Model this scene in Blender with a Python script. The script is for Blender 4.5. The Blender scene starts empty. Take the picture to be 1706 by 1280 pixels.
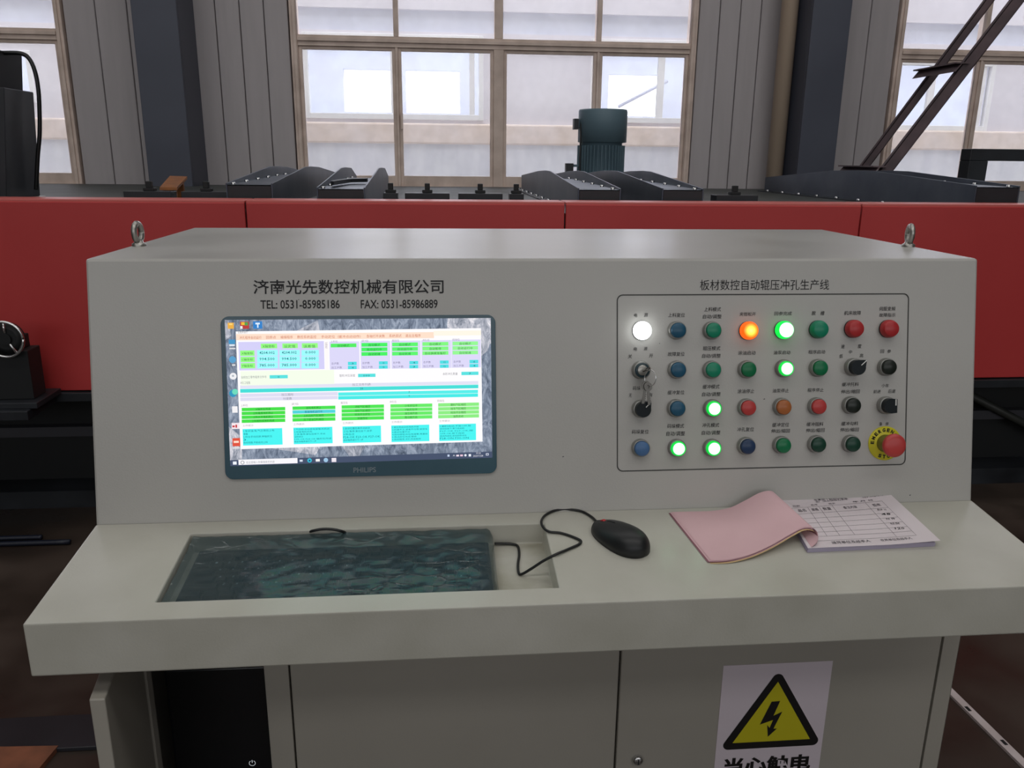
import bpy, bmesh, math, random
from mathutils import Vector, Matrix
random.seed(7)
SC = bpy.context.scene
COL = SC.collection
PI = math.pi

# ------------------------------------------------------------------ camera
F, PITCH, YAW, ROLL, CAMX, CAMZ = 1354.13, .2711, .0914, -.0106, -.1845, 1.52
def cam_axes():
    fwd = Vector((math.sin(YAW)*math.cos(PITCH), math.cos(YAW)*math.cos(PITCH), -math.sin(PITCH)))
    right = Vector((math.cos(YAW), -math.sin(YAW), 0)); down = fwd.cross(right)
    return (math.cos(ROLL)*right+math.sin(ROLL)*down, -math.sin(ROLL)*right+math.cos(ROLL)*down, fwd)
CR, CD, CF = cam_axes()
CO = Vector((CAMX, 0, CAMZ))
cam = bpy.data.objects.new('camera', bpy.data.cameras.new('camera')); COL.objects.link(cam)
cam.matrix_world = Matrix(((CR.x, -CD.x, -CF.x, CO.x), (CR.y, -CD.y, -CF.y, CO.y), (CR.z, -CD.z, -CF.z, CO.z), (0, 0, 0, 1)))
cam.data.lens = F*36/1706; cam.data.sensor_width = 36; cam.data.clip_start = .02; cam.data.clip_end = 200
SC.camera = cam
# ------------------------------------------------------------------ world, exposure, large lights
SC.view_settings.view_transform = 'Standard'; SC.view_settings.look = 'None'
SC.view_settings.gamma = 1; SC.view_settings.use_curve_mapping = False
SC.view_settings.exposure = 0.0
SC.cycles.use_denoising = True
SC.cycles.max_bounces = 8; SC.cycles.transparent_max_bounces = 24
SC.cycles.caustics_reflective = False; SC.cycles.caustics_refractive = False
w = bpy.data.worlds.new('overcast_sky'); SC.world = w; w.use_nodes = True
nt = w.node_tree; bg = nt.nodes['Background']
tc = nt.nodes.new('ShaderNodeTexCoord'); sx = nt.nodes.new('ShaderNodeSeparateXYZ'); rp = nt.nodes.new('ShaderNodeValToRGB')
nt.links.new(tc.outputs['Generated'], sx.inputs[0]); nt.links.new(sx.outputs['Z'], rp.inputs[0]); nt.links.new(rp.outputs[0], bg.inputs['Color'])
rp.color_ramp.elements[0].position = 0; rp.color_ramp.elements[0].color = (.86, .87, .93, 1)
rp.color_ramp.elements[1].position = .8; rp.color_ramp.elements[1].color = (.93, .95, 1, 1)
bg.inputs['Strength'].default_value = 4.3
def area(name, loc, sx_, sy_, power, col=(1, 1, 1), rot=(0, 0, 0)):
    d = bpy.data.lights.new(name, 'AREA'); d.shape = 'RECTANGLE'; d.size = sx_; d.size_y = sy_; d.energy = power; d.color = col
    o = bpy.data.objects.new(name, d); COL.objects.link(o); o.location = loc; o.rotation_euler = rot
    return o
# roof lights of the hall, set in the ceiling
area('roof_light', (0, -1.2, 7.3), 12, 1.6, 155, (1, .98, .95))
area('roof_light', (0, -5.0, 7.3), 12, 1.6, 110, (1, .985, .97))
area('roof_light', (0, 3.2, 7.3), 12, 1.2, 110, (1, .98, .96))

# added fill light before the solid front wall, brightens the camera-facing sides
area('front_fill_light', (0, -11.9, 4.6), 24, 3.2, 400, (.97, .98, 1), (PI/2, 0, 0))

# ------------------------------------------------------------------ helpers
def lin(c):
    r = []
    for v in c[:3]:
        v /= 255.
        r.append(v/12.92 if v <= .04045 else ((v+.055)/1.055)**2.4)
    return tuple(r)+(1,)
MATS = {}
def mat(name, rgb, rough=.5, metal=0., var=0., vscale=6., bump=0., bscale=120., spec=.5, rgb2=None, detail=4, rvar=0., stretch=None):
    if name in MATS: return MATS[name]
    m = bpy.data.materials.new(name); m.use_nodes = True; MATS[name] = m
    N = m.node_tree.nodes; L = m.node_tree.links; b = N['Principled BSDF']
    b.inputs['Roughness'].default_value = rough; b.inputs['Metallic'].default_value = metal
    b.inputs['Specular IOR Level'].default_value = spec
    c = lin(rgb); b.inputs['Base Color'].default_value = c
    co = N.new('ShaderNodeTexCoord'); src = co.outputs['Object']
    if stretch:
        mp = N.new('ShaderNodeMapping'); mp.inputs['Scale'].default_value = stretch; L.new(src, mp.inputs[0]); src = mp.outputs[0]
    if var or rgb2 or rvar:
        n = N.new('ShaderNodeTexNoise'); n.inputs['Scale'].default_value = vscale; n.inputs['Detail'].default_value = detail
        L.new(src, n.inputs['Vector'])
        r = N.new('ShaderNodeValToRGB'); L.new(n.outputs[0], r.inputs[0])
        r.color_ramp.elements[0].position = .32; r.color_ramp.elements[1].position = .68
        if rgb2: c2 = lin(rgb2)
        else: c2 = tuple(max(0, v*(1-var)) for v in c[:3])+(1,)
        r.color_ramp.elements[0].color = c2; r.color_ramp.elements[1].color = c
        L.new(r.outputs[0], b.inputs['Base Color'])
        if rvar:
            mr = N.new('ShaderNodeMapRange'); mr.inputs[3].default_value = max(.03, rough-rvar); mr.inputs[4].default_value = min(1, rough+rvar)
            mr.inputs[1].default_value = .35; mr.inputs[2].default_value = .65
            L.new(n.outputs[0], mr.inputs[0]); L.new(mr.outputs[0], b.inputs['Roughness'])
    if bump:
        n2 = N.new('ShaderNodeTexNoise'); n2.inputs['Scale'].default_value = bscale; n2.inputs['Detail'].default_value = 3
        L.new(src, n2.inputs['Vector'])
        bp = N.new('ShaderNodeBump'); bp.inputs['Strength'].default_value = bump; bp.inputs['Distance'].default_value = .002
        L.new(n2.outputs[0], bp.inputs['Height']); L.new(bp.outputs[0], b.inputs['Normal'])
    return m
def emit(name, rgb, strength=1.):
    if name in MATS: return MATS[name]
    m = bpy.data.materials.new(name); m.use_nodes = True; MATS[name] = m
    N = m.node_tree.nodes; b = N['Principled BSDF']
    b.inputs['Base Color'].default_value = (0, 0, 0, 1); b.inputs['Roughness'].default_value = .4; b.inputs['Specular IOR Level'].default_value = .2
    b.inputs['Emission Color'].default_value = lin(rgb); b.inputs['Emission Strength'].default_value = strength
    return m

class MB:
    def __init__(s): s.v = []; s.f = []; s.m = []; s.mats = []; s.sm = []
    def mi(s, m):
        if m not in s.mats: s.mats.append(m)
        return s.mats.index(m)
    def add(s, vs, fs, m, smooth=False):
        o = len(s.v); s.v += [tuple(v) for v in vs]; k = s.mi(m)
        for f in fs: s.f.append(tuple(i+o for i in f)); s.m.append(k); s.sm.append(smooth)
        return s
    def box(s, x0, x1, y0, y1, z0, z1, m):
        vs = [(x, y, z) for x in (x0, x1) for y in (y0, y1) for z in (z0, z1)]
        return s.add(vs, [(0, 1, 3, 2), (4, 6, 7, 5), (0, 4, 5, 1), (2, 3, 7, 6), (0, 2, 6, 4), (1, 5, 7, 3)], m)
    def obox(s, O, A, B, C, m):
        O, A, B, C = map(Vector, (O, A, B, C))
        vs = [O+A*i+B*j+C*k for i in (0, 1) for j in (0, 1) for k in (0, 1)]
        fs = [(0, 1, 3, 2), (4, 6, 7, 5), (0, 4, 5, 1), (2, 3, 7, 6), (0, 2, 6, 4), (1, 5, 7, 3)]
        if A.cross(B).dot(C) < 0: fs = [f[::-1] for f in fs]
        return s.add(vs, fs, m)
    def prism(s, pts, ext, m, smooth=False):
        """pts: 3-D polygon, ext: extrusion vector"""
        n = len(pts); ext = Vector(ext); P = [Vector(p) for p in pts]
        vs = P+[p+ext for p in P]
        fs = [tuple(range(n))[::-1], tuple(range(n, 2*n))]+[(i, (i+1) % n, n+(i+1) % n, n+i) for i in range(n)]
        nn = Vector((0, 0, 0))
        for i in range(n): nn += P[i].cross(P[(i+1) % n])
        if nn.dot(ext) < 0: fs = [f[::-1] for f in fs]
        return s.add(vs, fs, m, smooth)
    def lathe(s, prof, m, O=(0, 0, 0), Z=(0, 0, 1), seg=28, smooth=True):
        O = Vector(O); Z = Vector(Z).normalized(); X = Z.orthogonal().normalized(); Y = Z.cross(X)
        vs = []; fs = []
        for r, h in prof:
            for i in range(seg):
                a = 2*PI*i/seg; vs.append(O+Z*h+(X*math.cos(a)+Y*math.sin(a))*r)
        for k in range(len(prof)-1):
            for i in range(seg):
                j = (i+1) % seg; fs.append((k*seg+i, k*seg+j, (k+1)*seg+j, (k+1)*seg+i))
        s.add(vs, fs, m, smooth)
        for k, rev in ((0, True), (len(prof)-1, False)):
            if prof[k][0] > 1e-6:
                f = tuple(range(seg)); s.add(vs[k*seg:(k+1)*seg], [f[::-1] if rev else f], m, False)
        return s
    def tube(s, pts, r, m, seg=8, sub=1):
        P = [Vector(p) for p in pts]
        if sub > 1:
            Q = []
            n = len(P)
            for i in range(n-1):
                p0, p1, p2, p3 = P[max(0, i-1)], P[i], P[i+1], P[min(n-1, i+2)]
                for k in range(sub):
                    t = k/sub
                    Q.append(.5*((2*p1)+(p2-p0)*t+(2*p0-5*p1+4*p2-p3)*t*t+(3*p1-p0-3*p2+p3)*t**3))
            Q.append(P[-1]); P = Q
        vs = []; fs = []; X = None
        for i, p in enumerate(P):
            t = (P[min(i+1, len(P)-1)]-P[max(i-1, 0)]).normalized()
            X = t.orthogonal().normalized() if X is None else (X-t*X.dot(t)).normalized()
            Y = t.cross(X)
            for k in range(seg):
                a = 2*PI*k/seg; vs.append(p+(X*math.cos(a)+Y*math.sin(a))*r)
        for i in range(len(P)-1):
            for k in range(seg):
                j = (k+1) % seg; fs.append((i*seg+k, i*seg+j, (i+1)*seg+j, (i+1)*seg+k))
        fs.append(tuple(range(seg))[::-1]); fs.append(tuple(range((len(P)-1)*seg, len(P)*seg)))
        return s.add(vs, fs, m, True)
    def mesh(s, name, origin=(0, 0, 0)):
        me = bpy.data.meshes.new(name); o = Vector(origin)
        me.from_pydata([Vector(v)-o for v in s.v], [], s.f)
        for m in s.mats: me.materials.append(m)
        for p, k, q in zip(me.polygons, s.m, s.sm): p.material_index = k; p.use_smooth = q
        me.update(); return me
    def build(s, name, parent=None, bevel=0, world=None):
        """vertices are world coordinates; the object is placed relative to its parent"""
        pw = WPOS.get(parent, Vector((0, 0, 0))) if parent else Vector((0, 0, 0))
        if world is None:
            if parent: world = pw
            else:
                n = len(s.v); xs = [v[0] for v in s.v]; ys = [v[1] for v in s.v]; zs = [v[2] for v in s.v]
                world = Vector(((min(xs)+max(xs))/2, (min(ys)+max(ys))/2, min(zs)))
        o = bpy.data.objects.new(name, s.mesh(name, world)); COL.objects.link(o)
        o.location = Vector(world)-pw; WPOS[o] = Vector(world)
        if parent: o.parent = parent
        if bevel:
            b = o.modifiers.new('bevel', 'BEVEL'); b.width = bevel; b.segments = 2; b.limit_method = 'ANGLE'; b.angle_limit = .6
        return o
WPOS = {}
def empty(name, loc, label=None, cat=None, group=None, parent=None):
    o = bpy.data.objects.new(name, None); COL.objects.link(o); o.empty_display_size = .05
    o.location = loc; WPOS[o] = Vector(loc)
    if parent: o.location = Vector(loc)-WPOS[parent]; o.parent = parent
    return tag(o, label, cat, group)
def tag(o, label=None, cat=None, group=None, kind=None):
    if label: o['label'] = label
    if cat: o['category'] = cat
    if group: o['group'] = group
    if kind: o['kind'] = kind
    return o
def struct(o): o['kind'] = 'structure'; return o
def clone(mesh, name, parent, loc_world, rot=None):
    o = bpy.data.objects.new(name, mesh); COL.objects.link(o)
    if parent: o.parent = parent; o.location = Vector(loc_world)-WPOS[parent]
    else: o.location = loc_world
    WPOS[o] = Vector(loc_world)
    if rot is not None: o.rotation_euler = rot
    return o
def ray_plane(u, v, P0, n):
    d = CR*((u-853)/F)+CD*((v-640)/F)+CF; n = Vector(n)
    return CO+d*((Vector(P0)-CO).dot(n)/d.dot(n))
def aty(u, v, y): return ray_plane(u, v, (0, y, 0), (0, 1, 0))
def atz(u, v, z): return ray_plane(u, v, (0, 0, z), (0, 0, 1))

# text -> 2-D mesh (outlines of the built-in font), cached
TX = {}
def glyphs(s, bold=0., res=3):
    k = (s, bold, res)
    if k in TX: return TX[k]
    cu = bpy.data.curves.new('t', 'FONT'); cu.body = s; cu.resolution_u = res; cu.offset = bold; cu.fill_mode = 'FRONT'
    o = bpy.data.objects.new('t', cu); COL.objects.link(o)
    dg = bpy.context.evaluated_depsgraph_get(); e = o.evaluated_get(dg); me = e.to_mesh()
    vs = [(v.co.x, v.co.y) for v in me.vertices]; fs = [tuple(p.vertices) for p in me.polygons]
    nz = sum(p.normal.z for p in me.polygons)
    if nz < 0: fs = [f[::-1] for f in fs]
    e.to_mesh_clear(); bpy.data.objects.remove(o); bpy.data.curves.remove(cu)
    if vs:
        x0 = min(v[0] for v in vs); x1 = max(v[0] for v in vs); y0 = min(v[1] for v in vs); y1 = max(v[1] for v in vs)
    else: x0 = y0 = 0; x1 = y1 = 1
    TX[k] = (vs, fs, (x0, x1, y0, y1)); return TX[k]
def put_text(mb, s, C, ex, ey, w, h, m, lift=0, bold=0., res=3, skew=0.):
    """text fitted into w x h, centred on C in the plane ex, ey"""
    vs, fs, (x0, x1, y0, y1) = glyphs(s, bold, res)
    C = Vector(C); ex = Vector(ex); ey = Vector(ey); n = ex.cross(ey).normalized()
    out = []
    for x, y in vs:
        a = ((x-x0)/(x1-x0)-.5)*w; b = ((y-y0)/(y1-y0)-.5)*h
        out.append(C+ex*(a+b*skew)+ey*b+n*lift)
    mb.add(out, fs, m)

# ------------------------------------------------------------------ materials
M_floor = mat('floor_oily_concrete', (70, 58, 50), .42, var=.5, vscale=2.2, bump=.35, bscale=18, rgb2=(42, 36, 32), rvar=.22)
M_clad = mat('wall_cladding_grey', (184, 178, 180), .6, var=.08, vscale=3, stretch=(6, 6, .6))
M_seam = mat('cladding_seam', (70, 66, 64), .8)
M_column = mat('column_blue_grey_steel', (78, 82, 96), .45, var=.15, vscale=2)
M_winframe = mat('window_frame_old_paint', (232, 212, 200), .55, rgb2=(204, 184, 172), vscale=7, stretch=(1, 1, 1), bump=.2, bscale=60)
M_pipe = mat('pipe_beige', (190, 170, 150), .4)
M_grey = mat('console_grey_paint', (184, 182, 177), .42, rgb2=(177, 175, 170), vscale=3.5, detail=8, bump=.10, bscale=350, rvar=.06)
M_greytop = mat('console_desk_grey', (196, 194, 184), .40, rgb2=(182, 180, 168), vscale=7, detail=8, bump=.10, bscale=300, rvar=.08)
for _m in (M_grey, M_greytop):
    _m.node_tree.nodes['Principled BSDF'].inputs['Coat Weight'].default_value = .45; _m.node_tree.nodes['Principled BSDF'].inputs['Coat Roughness'].default_value = .24
M_doorgrey = mat('console_door_beige_grey', (172, 167, 157), .45, rgb2=(166, 161, 151), vscale=3, bump=.08, bscale=300)
M_white = mat('tray_bottom_dusty_white', (190, 188, 178), .6, rgb2=(160, 156, 138), vscale=14, detail=6)
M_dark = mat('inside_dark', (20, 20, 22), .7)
M_black = mat('black_plastic', (18, 20, 22), .38)
M_matte = mat('matte_black', (22, 24, 26), .6)
M_red = mat('machine_red_paint', (200, 66, 66), .4, rgb2=(192, 60, 60), vscale=2)
M_red_sheen = mat('machine_red_edge_sheen', (214, 110, 104), .35)  # paler red: sheen on the top flange put into its colour
M_mblack = mat('machine_black_steel', (44, 48, 54), .45, rgb2=(24, 26, 30), vscale=4, rvar=.1)
M_tray = mat('sheet_steel_black', (96, 102, 112), .42, rgb2=(78, 86, 98), vscale=5, metal=.75)
M_bed = mat('machine_bed_grey_green', (74, 78, 76), .55, rgb2=(58, 62, 60), vscale=6)
M_motor = mat('motor_green_paint', (104, 128, 140), .5)
M_rust = mat('board_orange_brown', (150, 90, 40), .7, rgb2=(120, 74, 38), vscale=20)
M_brace = mat('ladder_brown_steel', (112, 94, 98), .55, rgb2=(88, 76, 80), vscale=8)
M_chrome = mat('chrome', (215, 215, 215), .18, metal=1)
M_zinc = mat('zinc_steel', (170, 168, 162), .35, metal=.9, bump=.3, bscale=80)
M_ring = mat('switch_ring_silver', (150, 150, 146), .35, metal=.55)
M_print = mat('print_dark_grey', (20, 20, 23), .6)
M_printl = mat('print_grey', (30, 30, 32), .6)
M_line = mat('print_line', (60, 60, 58), .6)

# ================================================================== THE SETTING
ZC = 7.5
o = MB().box(-14, 14, -12, 6.6, -.2, 0, M_floor).build('floor'); struct(o)
o = MB().box(-14, 14, -12, 6.9, ZC, ZC+.2, mat('ceiling_grey', (150, 150, 150), .8)).build('ceiling'); struct(o)
M_hall = mat('hall_wall_far', (140, 138, 135), .8)
o = MB().box(-14.2, -14, -12, 6.9, 0, ZC, M_hall).build('wall_left'); struct(o)
o = MB().box(14, 14.2, -12, 6.9, 0, ZC, M_hall).build('wall_right'); struct(o)
o = MB().box(-14, 14, -12.2, -12, 0, ZC, M_hall).build('wall_front'); struct(o)

YW = 6.5
wall = MB()
WINS = [(-5.83, -2.815), (-1.235, 1.79), (3.378, 6.40)]
ZS, ZH = 1.20, 4.3
wall.box(-14, 14, YW+.06, YW+.25, 0, ZS, M_hall).box(-14, 14, YW+.06, YW+.25, ZH, ZC, M_hall)
edges = [-14]+[e for wn in WINS for e in wn]+[14]
for i in range(0, len(edges), 2): wall.box(edges[i], edges[i+1], YW+.06, YW+.25, ZS, ZH, M_hall)
wall_back = struct(wall.build('wall_back'))
# cladding panels, one by one
def clad(x0, x1, n, z0=0, z1=ZC):
    wdt = (x1-x0)/n
    for i in range(n):
        a = x0+i*wdt; b = a+wdt
        m = MB()
        pts = [(a+.003, YW+.058), (a+.003, YW+.004), (a+.007, YW), (b-.007, YW), (b-.003, YW+.004), (b-.003, YW+.058)]
        m.prism([(x, y, z0) for x, y in pts], (0, 0, z1-z0), M_clad)
        m.build('panel', wall_back)
clad(-2.805, -2.15, 3); clad(-1.93, -1.245, 4); clad(1.80, 2.60, 5); clad(2.70, 3.37, 3)
clad(-14, -5.95, 12); clad(6.46, 14, 12)
for a, b in WINS:
    clad(a-.06, b+.04, 12, 0, ZS-.03)
o = MB()

# columns and the pipe
def column(x0, x1, label=None):
    m = MB(); t = .03
    m.box(x0, x1, 6.08, 6.08+t, 0, ZC-.01, M_column)
    m.box(x0, x0+.02, 6.08+t, YW-.015, 0, ZC-.01, M_column).box(x1-.02, x1, 6.08+t, YW-.015, 0, ZC-.01, M_column)
    m.box(x0, x1, YW-.015, YW-.002, 0, ZC-.01, M_column)
    o = m.build('steel_column', None, .004); struct(o)
column(-2.2, -1.905); column(2.5, 2.785)
p = MB().tube([(2.43, 6.33, 0), (2.43, 6.33, ZC-.02)], .062, M_pipe, seg=20)
struct(p.build('trim_1'))

# windows
M_pane = bpy.data.materials.new('window_glass_hazy_dusty'); M_pane.use_nodes = True
N = M_pane.node_tree.nodes; L = M_pane.node_tree.links; N.remove(N['Principled BSDF'])
tr = N.new('ShaderNodeBsdfTransparent'); gl = N.new('ShaderNodeBsdfGlossy'); gl.inputs['Roughness'].default_value = .08
tl = N.new('ShaderNodeBsdfTranslucent'); tl.inputs['Color'].default_value = (.9, .88, .95, 1)  # dirt and the milky haze of bright daylight, mixed in as translucent white
fr = N.new('ShaderNodeFresnel'); fr.inputs['IOR'].default_value = 1.35
m1 = N.new('ShaderNodeMixShader'); m2 = N.new('ShaderNodeMixShader')
nz = N.new('ShaderNodeTexNoise'); nz.inputs['Scale'].default_value = 2.5; nz.inputs['Detail'].default_value = 5
tcn = N.new('ShaderNodeTexCoord'); L.new(tcn.outputs['Object'], nz.inputs['Vector'])
mr = N.new('ShaderNodeMapRange'); mr.inputs[1].default_value = .35; mr.inputs[2].default_value = .7; mr.inputs[3].default_value = .06; mr.inputs[4].default_value = .2
L.new(nz.outputs[0], mr.inputs[0]); L.new(mr.outputs[0], m1.inputs[0])
L.new(tr.outputs[0], m1.inputs[1]); L.new(tl.outputs[0], m1.inputs[2])
L.new(fr.outputs[0], m2.inputs[0]); L.new(m1.outputs[0], m2.inputs[1]); L.new(gl.outputs[0], m2.inputs[2])
L.new(m2.outputs[0], N['Material Output'].inputs[0])

def window(idx, x0, x1, mull, wide):
    root = empty('window_%d' % idx, ((x0+x1)/2, YW, ZS)); struct(root)
    y0, y1 = YW-.02, YW+.09
    f = MB()
    f.box(x0, x0+.05, y0, y1, ZS, ZH, M_winframe).box(x1-.05, x1, y0, y1, ZS, ZH, M_winframe)
    f.box(x0+.05, x1-.05, y0, y1, ZH-.07, ZH, M_winframe).box(x0+.05, x1-.05, y0, y1, ZS, ZS+.095, M_winframe)
    f.box(x0+.02, x0+.045, y0-.012, y0, ZS+.02, ZH-.02, M_winframe).box(x1-.045, x1-.02, y0-.012, y0, ZS+.02, ZH-.02, M_winframe)
    f.build('window_frame', root, .004)
    MB().box(x0-.05, x1+.05, YW-.07, y0-.013, ZS-.03, ZS+.025, M_winframe).build('window_sill', root, .004)
    zt = 2.335
    t = MB().box(x0+.05, x1-.05, y0+.005, y1-.01, zt-.038, zt+.038, M_winframe).box(x0+.05, x1-.05, y0-.008, y0+.005, zt-.006, zt+.02, M_winframe)
    t.build('transom', root, .003)
    xs = [x0+.05]+list(mull)+[x1-.05]
    for i, mx in enumerate(mull):
        for a, b in ((ZS+.095, zt-.038), (zt+.038, ZH-.07)):
            hw2 = (.038 if a < zt else .031) if i == wide else (.010 if a < zt else .018)
            MB().box(mx-hw2, mx+hw2, y0+.006, y1-.012, a, b, M_winframe).build('mullion', root, .003)
    for i in range(len(xs)-1):
        a = xs[i]+(0 if i == 0 else (.038 if i-1 == wide else .010)); b = xs[i+1]-(0 if i == len(xs)-2 else (.038 if i == wide else .010))
        # lower sash of its own
        s = MB(); sw = .024
        c, d = ZS+.095, zt-.038
        s.box(a, a+sw, y0+.02, y0+.06, c, d, M_winframe).box(b-sw, b, y0+.02, y0+.06, c, d, M_winframe)
        s.box(a+sw, b-sw, y0+.02, y0+.06, c, c+.085, M_winframe).box(a+sw, b-sw, y0+.02, y0+.06, d-.022, d, M_winframe)
        so = s.build('sash', root, .002)
        MB().box(a+sw, b-sw, y0+.036, y0+.041, c+.085, d-.022, M_pane).build('pane', so)
        MB().box(a, b, y0+.036, y0+.041, zt+.038, ZH-.07, M_pane).build('pane', root)
window(1, *WINS[0], [-5.05, -4.32, -3.58], 1)
window(2, *WINS[1], [-.473, .285, 1.04], 1)
window(3, *WINS[2], [4.10, 4.88, 5.64], 1)
# latch on the central window
h = bpy.data.objects['window_2']
MB().box(-.452, -.436, YW-.05, YW-.014, 1.72, 1.84, M_winframe).build('window_latch', h, .003)

# ---- the building across the yard
YF = 10.0
M_fac = mat('facade_lavender_plaster', (232, 228, 234), .9, rgb2=(222, 218, 226), vscale=1.2)
M_band = mat('facade_band_shade', (224, 228, 242), .9, rgb2=(216, 220, 236), vscale=2)  # shade of the lintel recess painted in as blue-grey
M_ledge = mat('ledge_sandy_plaster', (236, 220, 210), .95, rgb2=(218, 200, 186), vscale=7, bump=1, bscale=9, detail=8)
M_plinth = mat('plinth_blue_grey_render', (208, 210, 220), .95, rgb2=(228, 230, 236), vscale=4, stretch=(1.6, 1.6, .5), detail=8)
M_pvc = mat('white_window_pvc', (238, 238, 238), .5)
M_fglass = mat('far_window_glass', (150, 156, 170), .15, spec=.8)
fac = empty('opposite_building', (0, YF, 0), 'pale lavender building across the yard, seen through the windows', 'building')
holes = [(-1.68, .36, 1.94, 2.86), (1.62, 3.55, 1.94, 2.86), (5.0, 6.55, 1.94, 2.86), (-5.15, -4.85, 2.06, 2.6)]
holes = [(-5.55, -4.62, 2.06, 2.60), (-1.68, .36, 1.94, 2.86), (1.62, 3.30, 1.94, 2.86), (5.05, 6.6, 1.90, 2.70), (8.4, 10.2, 1.9, 2.8)]
fm = MB(); xs = -13
for a, b, c, d in holes:
    fm.box(xs, a, YF, YF+.25, 1.90, 2.89, M_fac)
    if c > 1.90: fm.box(a, b, YF, YF+.25, 1.90, c, M_fac)
    if d < 2.89: fm.box(a, b, YF, YF+.25, d, 2.89, M_fac)
    xs = b
fm.box(xs, 13, YF, YF+.25, 1.90, 2.89, M_fac)
fm.box(-13, 13, YF-.02, YF+.25, 3.12, 4.6, M_fac)
fm.build('facade_wall', fac)
MB().box(-13, 13, YF+.03, YF+.25, 2.89, 3.12, M_band).build('lintel_band', fac)
MB().box(-13, 13, YF-.05, YF+.25, 1.67, 1.90, M_ledge).build('ledge', fac, .02)
MB().box(-13, 13, YF-.02, YF+.25, 0, 1.67, M_plinth).build('plinth', fac)
# back wall of that building with bright openings to the sky behind
bm_ = MB(); YB = 13.0
def hole_px(u0, v0, u1, v1): a = aty(u0, v1, YB); b = aty(u1, v0, YB); return (a.x, b.x, a.z, b.z)
HB = sorted([hole_px(574, 116, 650, 184), hole_px(677, 119, 766, 187), hole_px(1012, 127, 1101, 193)])
za, zb = min(h[2] for h in HB), max(h[3] for h in HB)
M_inner = mat('far_room_wall', (196, 203, 216), .9)
bm_.box(-13, 13, YB, YB+.2, 0, za, M_inner).box(-13, 13, YB, YB+.2, zb, 4.6, M_inner)
xs = -13
for a, b, c, d in HB: bm_.box(xs, a, YB, YB+.2, za, zb, M_inner); xs = b
bm_.box(xs, 13, YB, YB+.2, za, zb, M_inner)
bm_.build('rear_wall', fac)
for a, b, c, d in holes:
    f = MB(); t = .05
    nm = 1 if b-a < 1 else 2
    f.box(a, a+t, YF-.02, YF+.06, c, d, M_pvc).box(b-t, b, YF-.02, YF+.06, c, d, M_pvc).box(a+t, b-t, YF-.02, YF+.06, c, c+.06, M_pvc).box(a+t, b-t, YF-.02, YF+.06, d-t, d, M_pvc)
    if nm == 2:
        xm = a+(b-a)*.87 if b < 3 or b > 3.4 else a+(b-a)*.5
        f.box(b-.16, b-.10, YF, YF+.05, c+.06, d-t, M_pvc)
        f.box((a+b)/2-.04, (a+b)/2+.04, YF, YF+.05, c+.06, d-t, M_pvc)
    fo = f.build('window', fac, .004)
    MB().box(a+t, b-t, YF+.062, YF+.066, c+.06, d-t, M_pane).build('pane', fo)
# brace seen inside the far room
a = aty(1030, 178, 11.5); b = aty(1112, 135, 11.5)
MB().tube([a, b], .022, M_fglass, 8).build('brace', fac)
o = MB().box(-14, 14, 6.95, 20, -.2, 0, mat('yard_concrete', (190, 188, 184), .9)).build('ground'); struct(o)

# ================================================================== THE RED MACHINE
YR = 3.3
ZR0, ZR1 = .597, 1.353
mach = empty('punching_machine', (0, 4.6, 0), 'long red and black roll-forming machine behind the console', 'machine')
seams = [-6.0, -3.4]+[aty(u, 340, YR).x for u in (408, 942, 1437)]+[3.6, 6.0]
for a, b in zip(seams[:-1], seams[1:]):
    m = MB()
    m.box(a+.003, b-.003, YR, YR+.02, ZR0, ZR1-.01, M_red)
    m.box(a+.003, b-.003, YR+.004, YR+.16, ZR1-.012, ZR1, M_red_sheen)
    m.build('red_panel', mach, .003)
MB().box(-6, 6, YR+.03, 6.42, 1.20, 1.305, M_bed).build('machine_bed', mach)
MB().box(-6, 6, YR-.02, 6.0, .555, .592, M_mblack).build('lower_rail', mach, .003)
MB().box(-6, 6, YR+.35, YR+.37, .08, .555, M_matte).build('under_shade_panel', mach)  # dark sheet standing in for the shade under the machine
MB().box(-6, 6, YR+.30, YR+.345, .30, .345, mat('dark_grey_bar', (70, 70, 76), .5)).build('tie_bar', mach)
MB().box(-6, 6, YR+.2, 6, 0, .08, M_mblack).build('base_rail', mach)
for x in (-5, -3, -1, 1, 3.4, 5):
    MB().box(x-.06, x+.06, YR+.1, YR+.3, 0, .555, M_mblack).build('leg', mach)
a = aty(1600, 650, YR+.28); b = aty(1780, 745, YR+.28)
MB().tube([a, b], .02, mat('brace_dark', (58, 60, 56), .5), 8).build('brace', mach)

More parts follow.
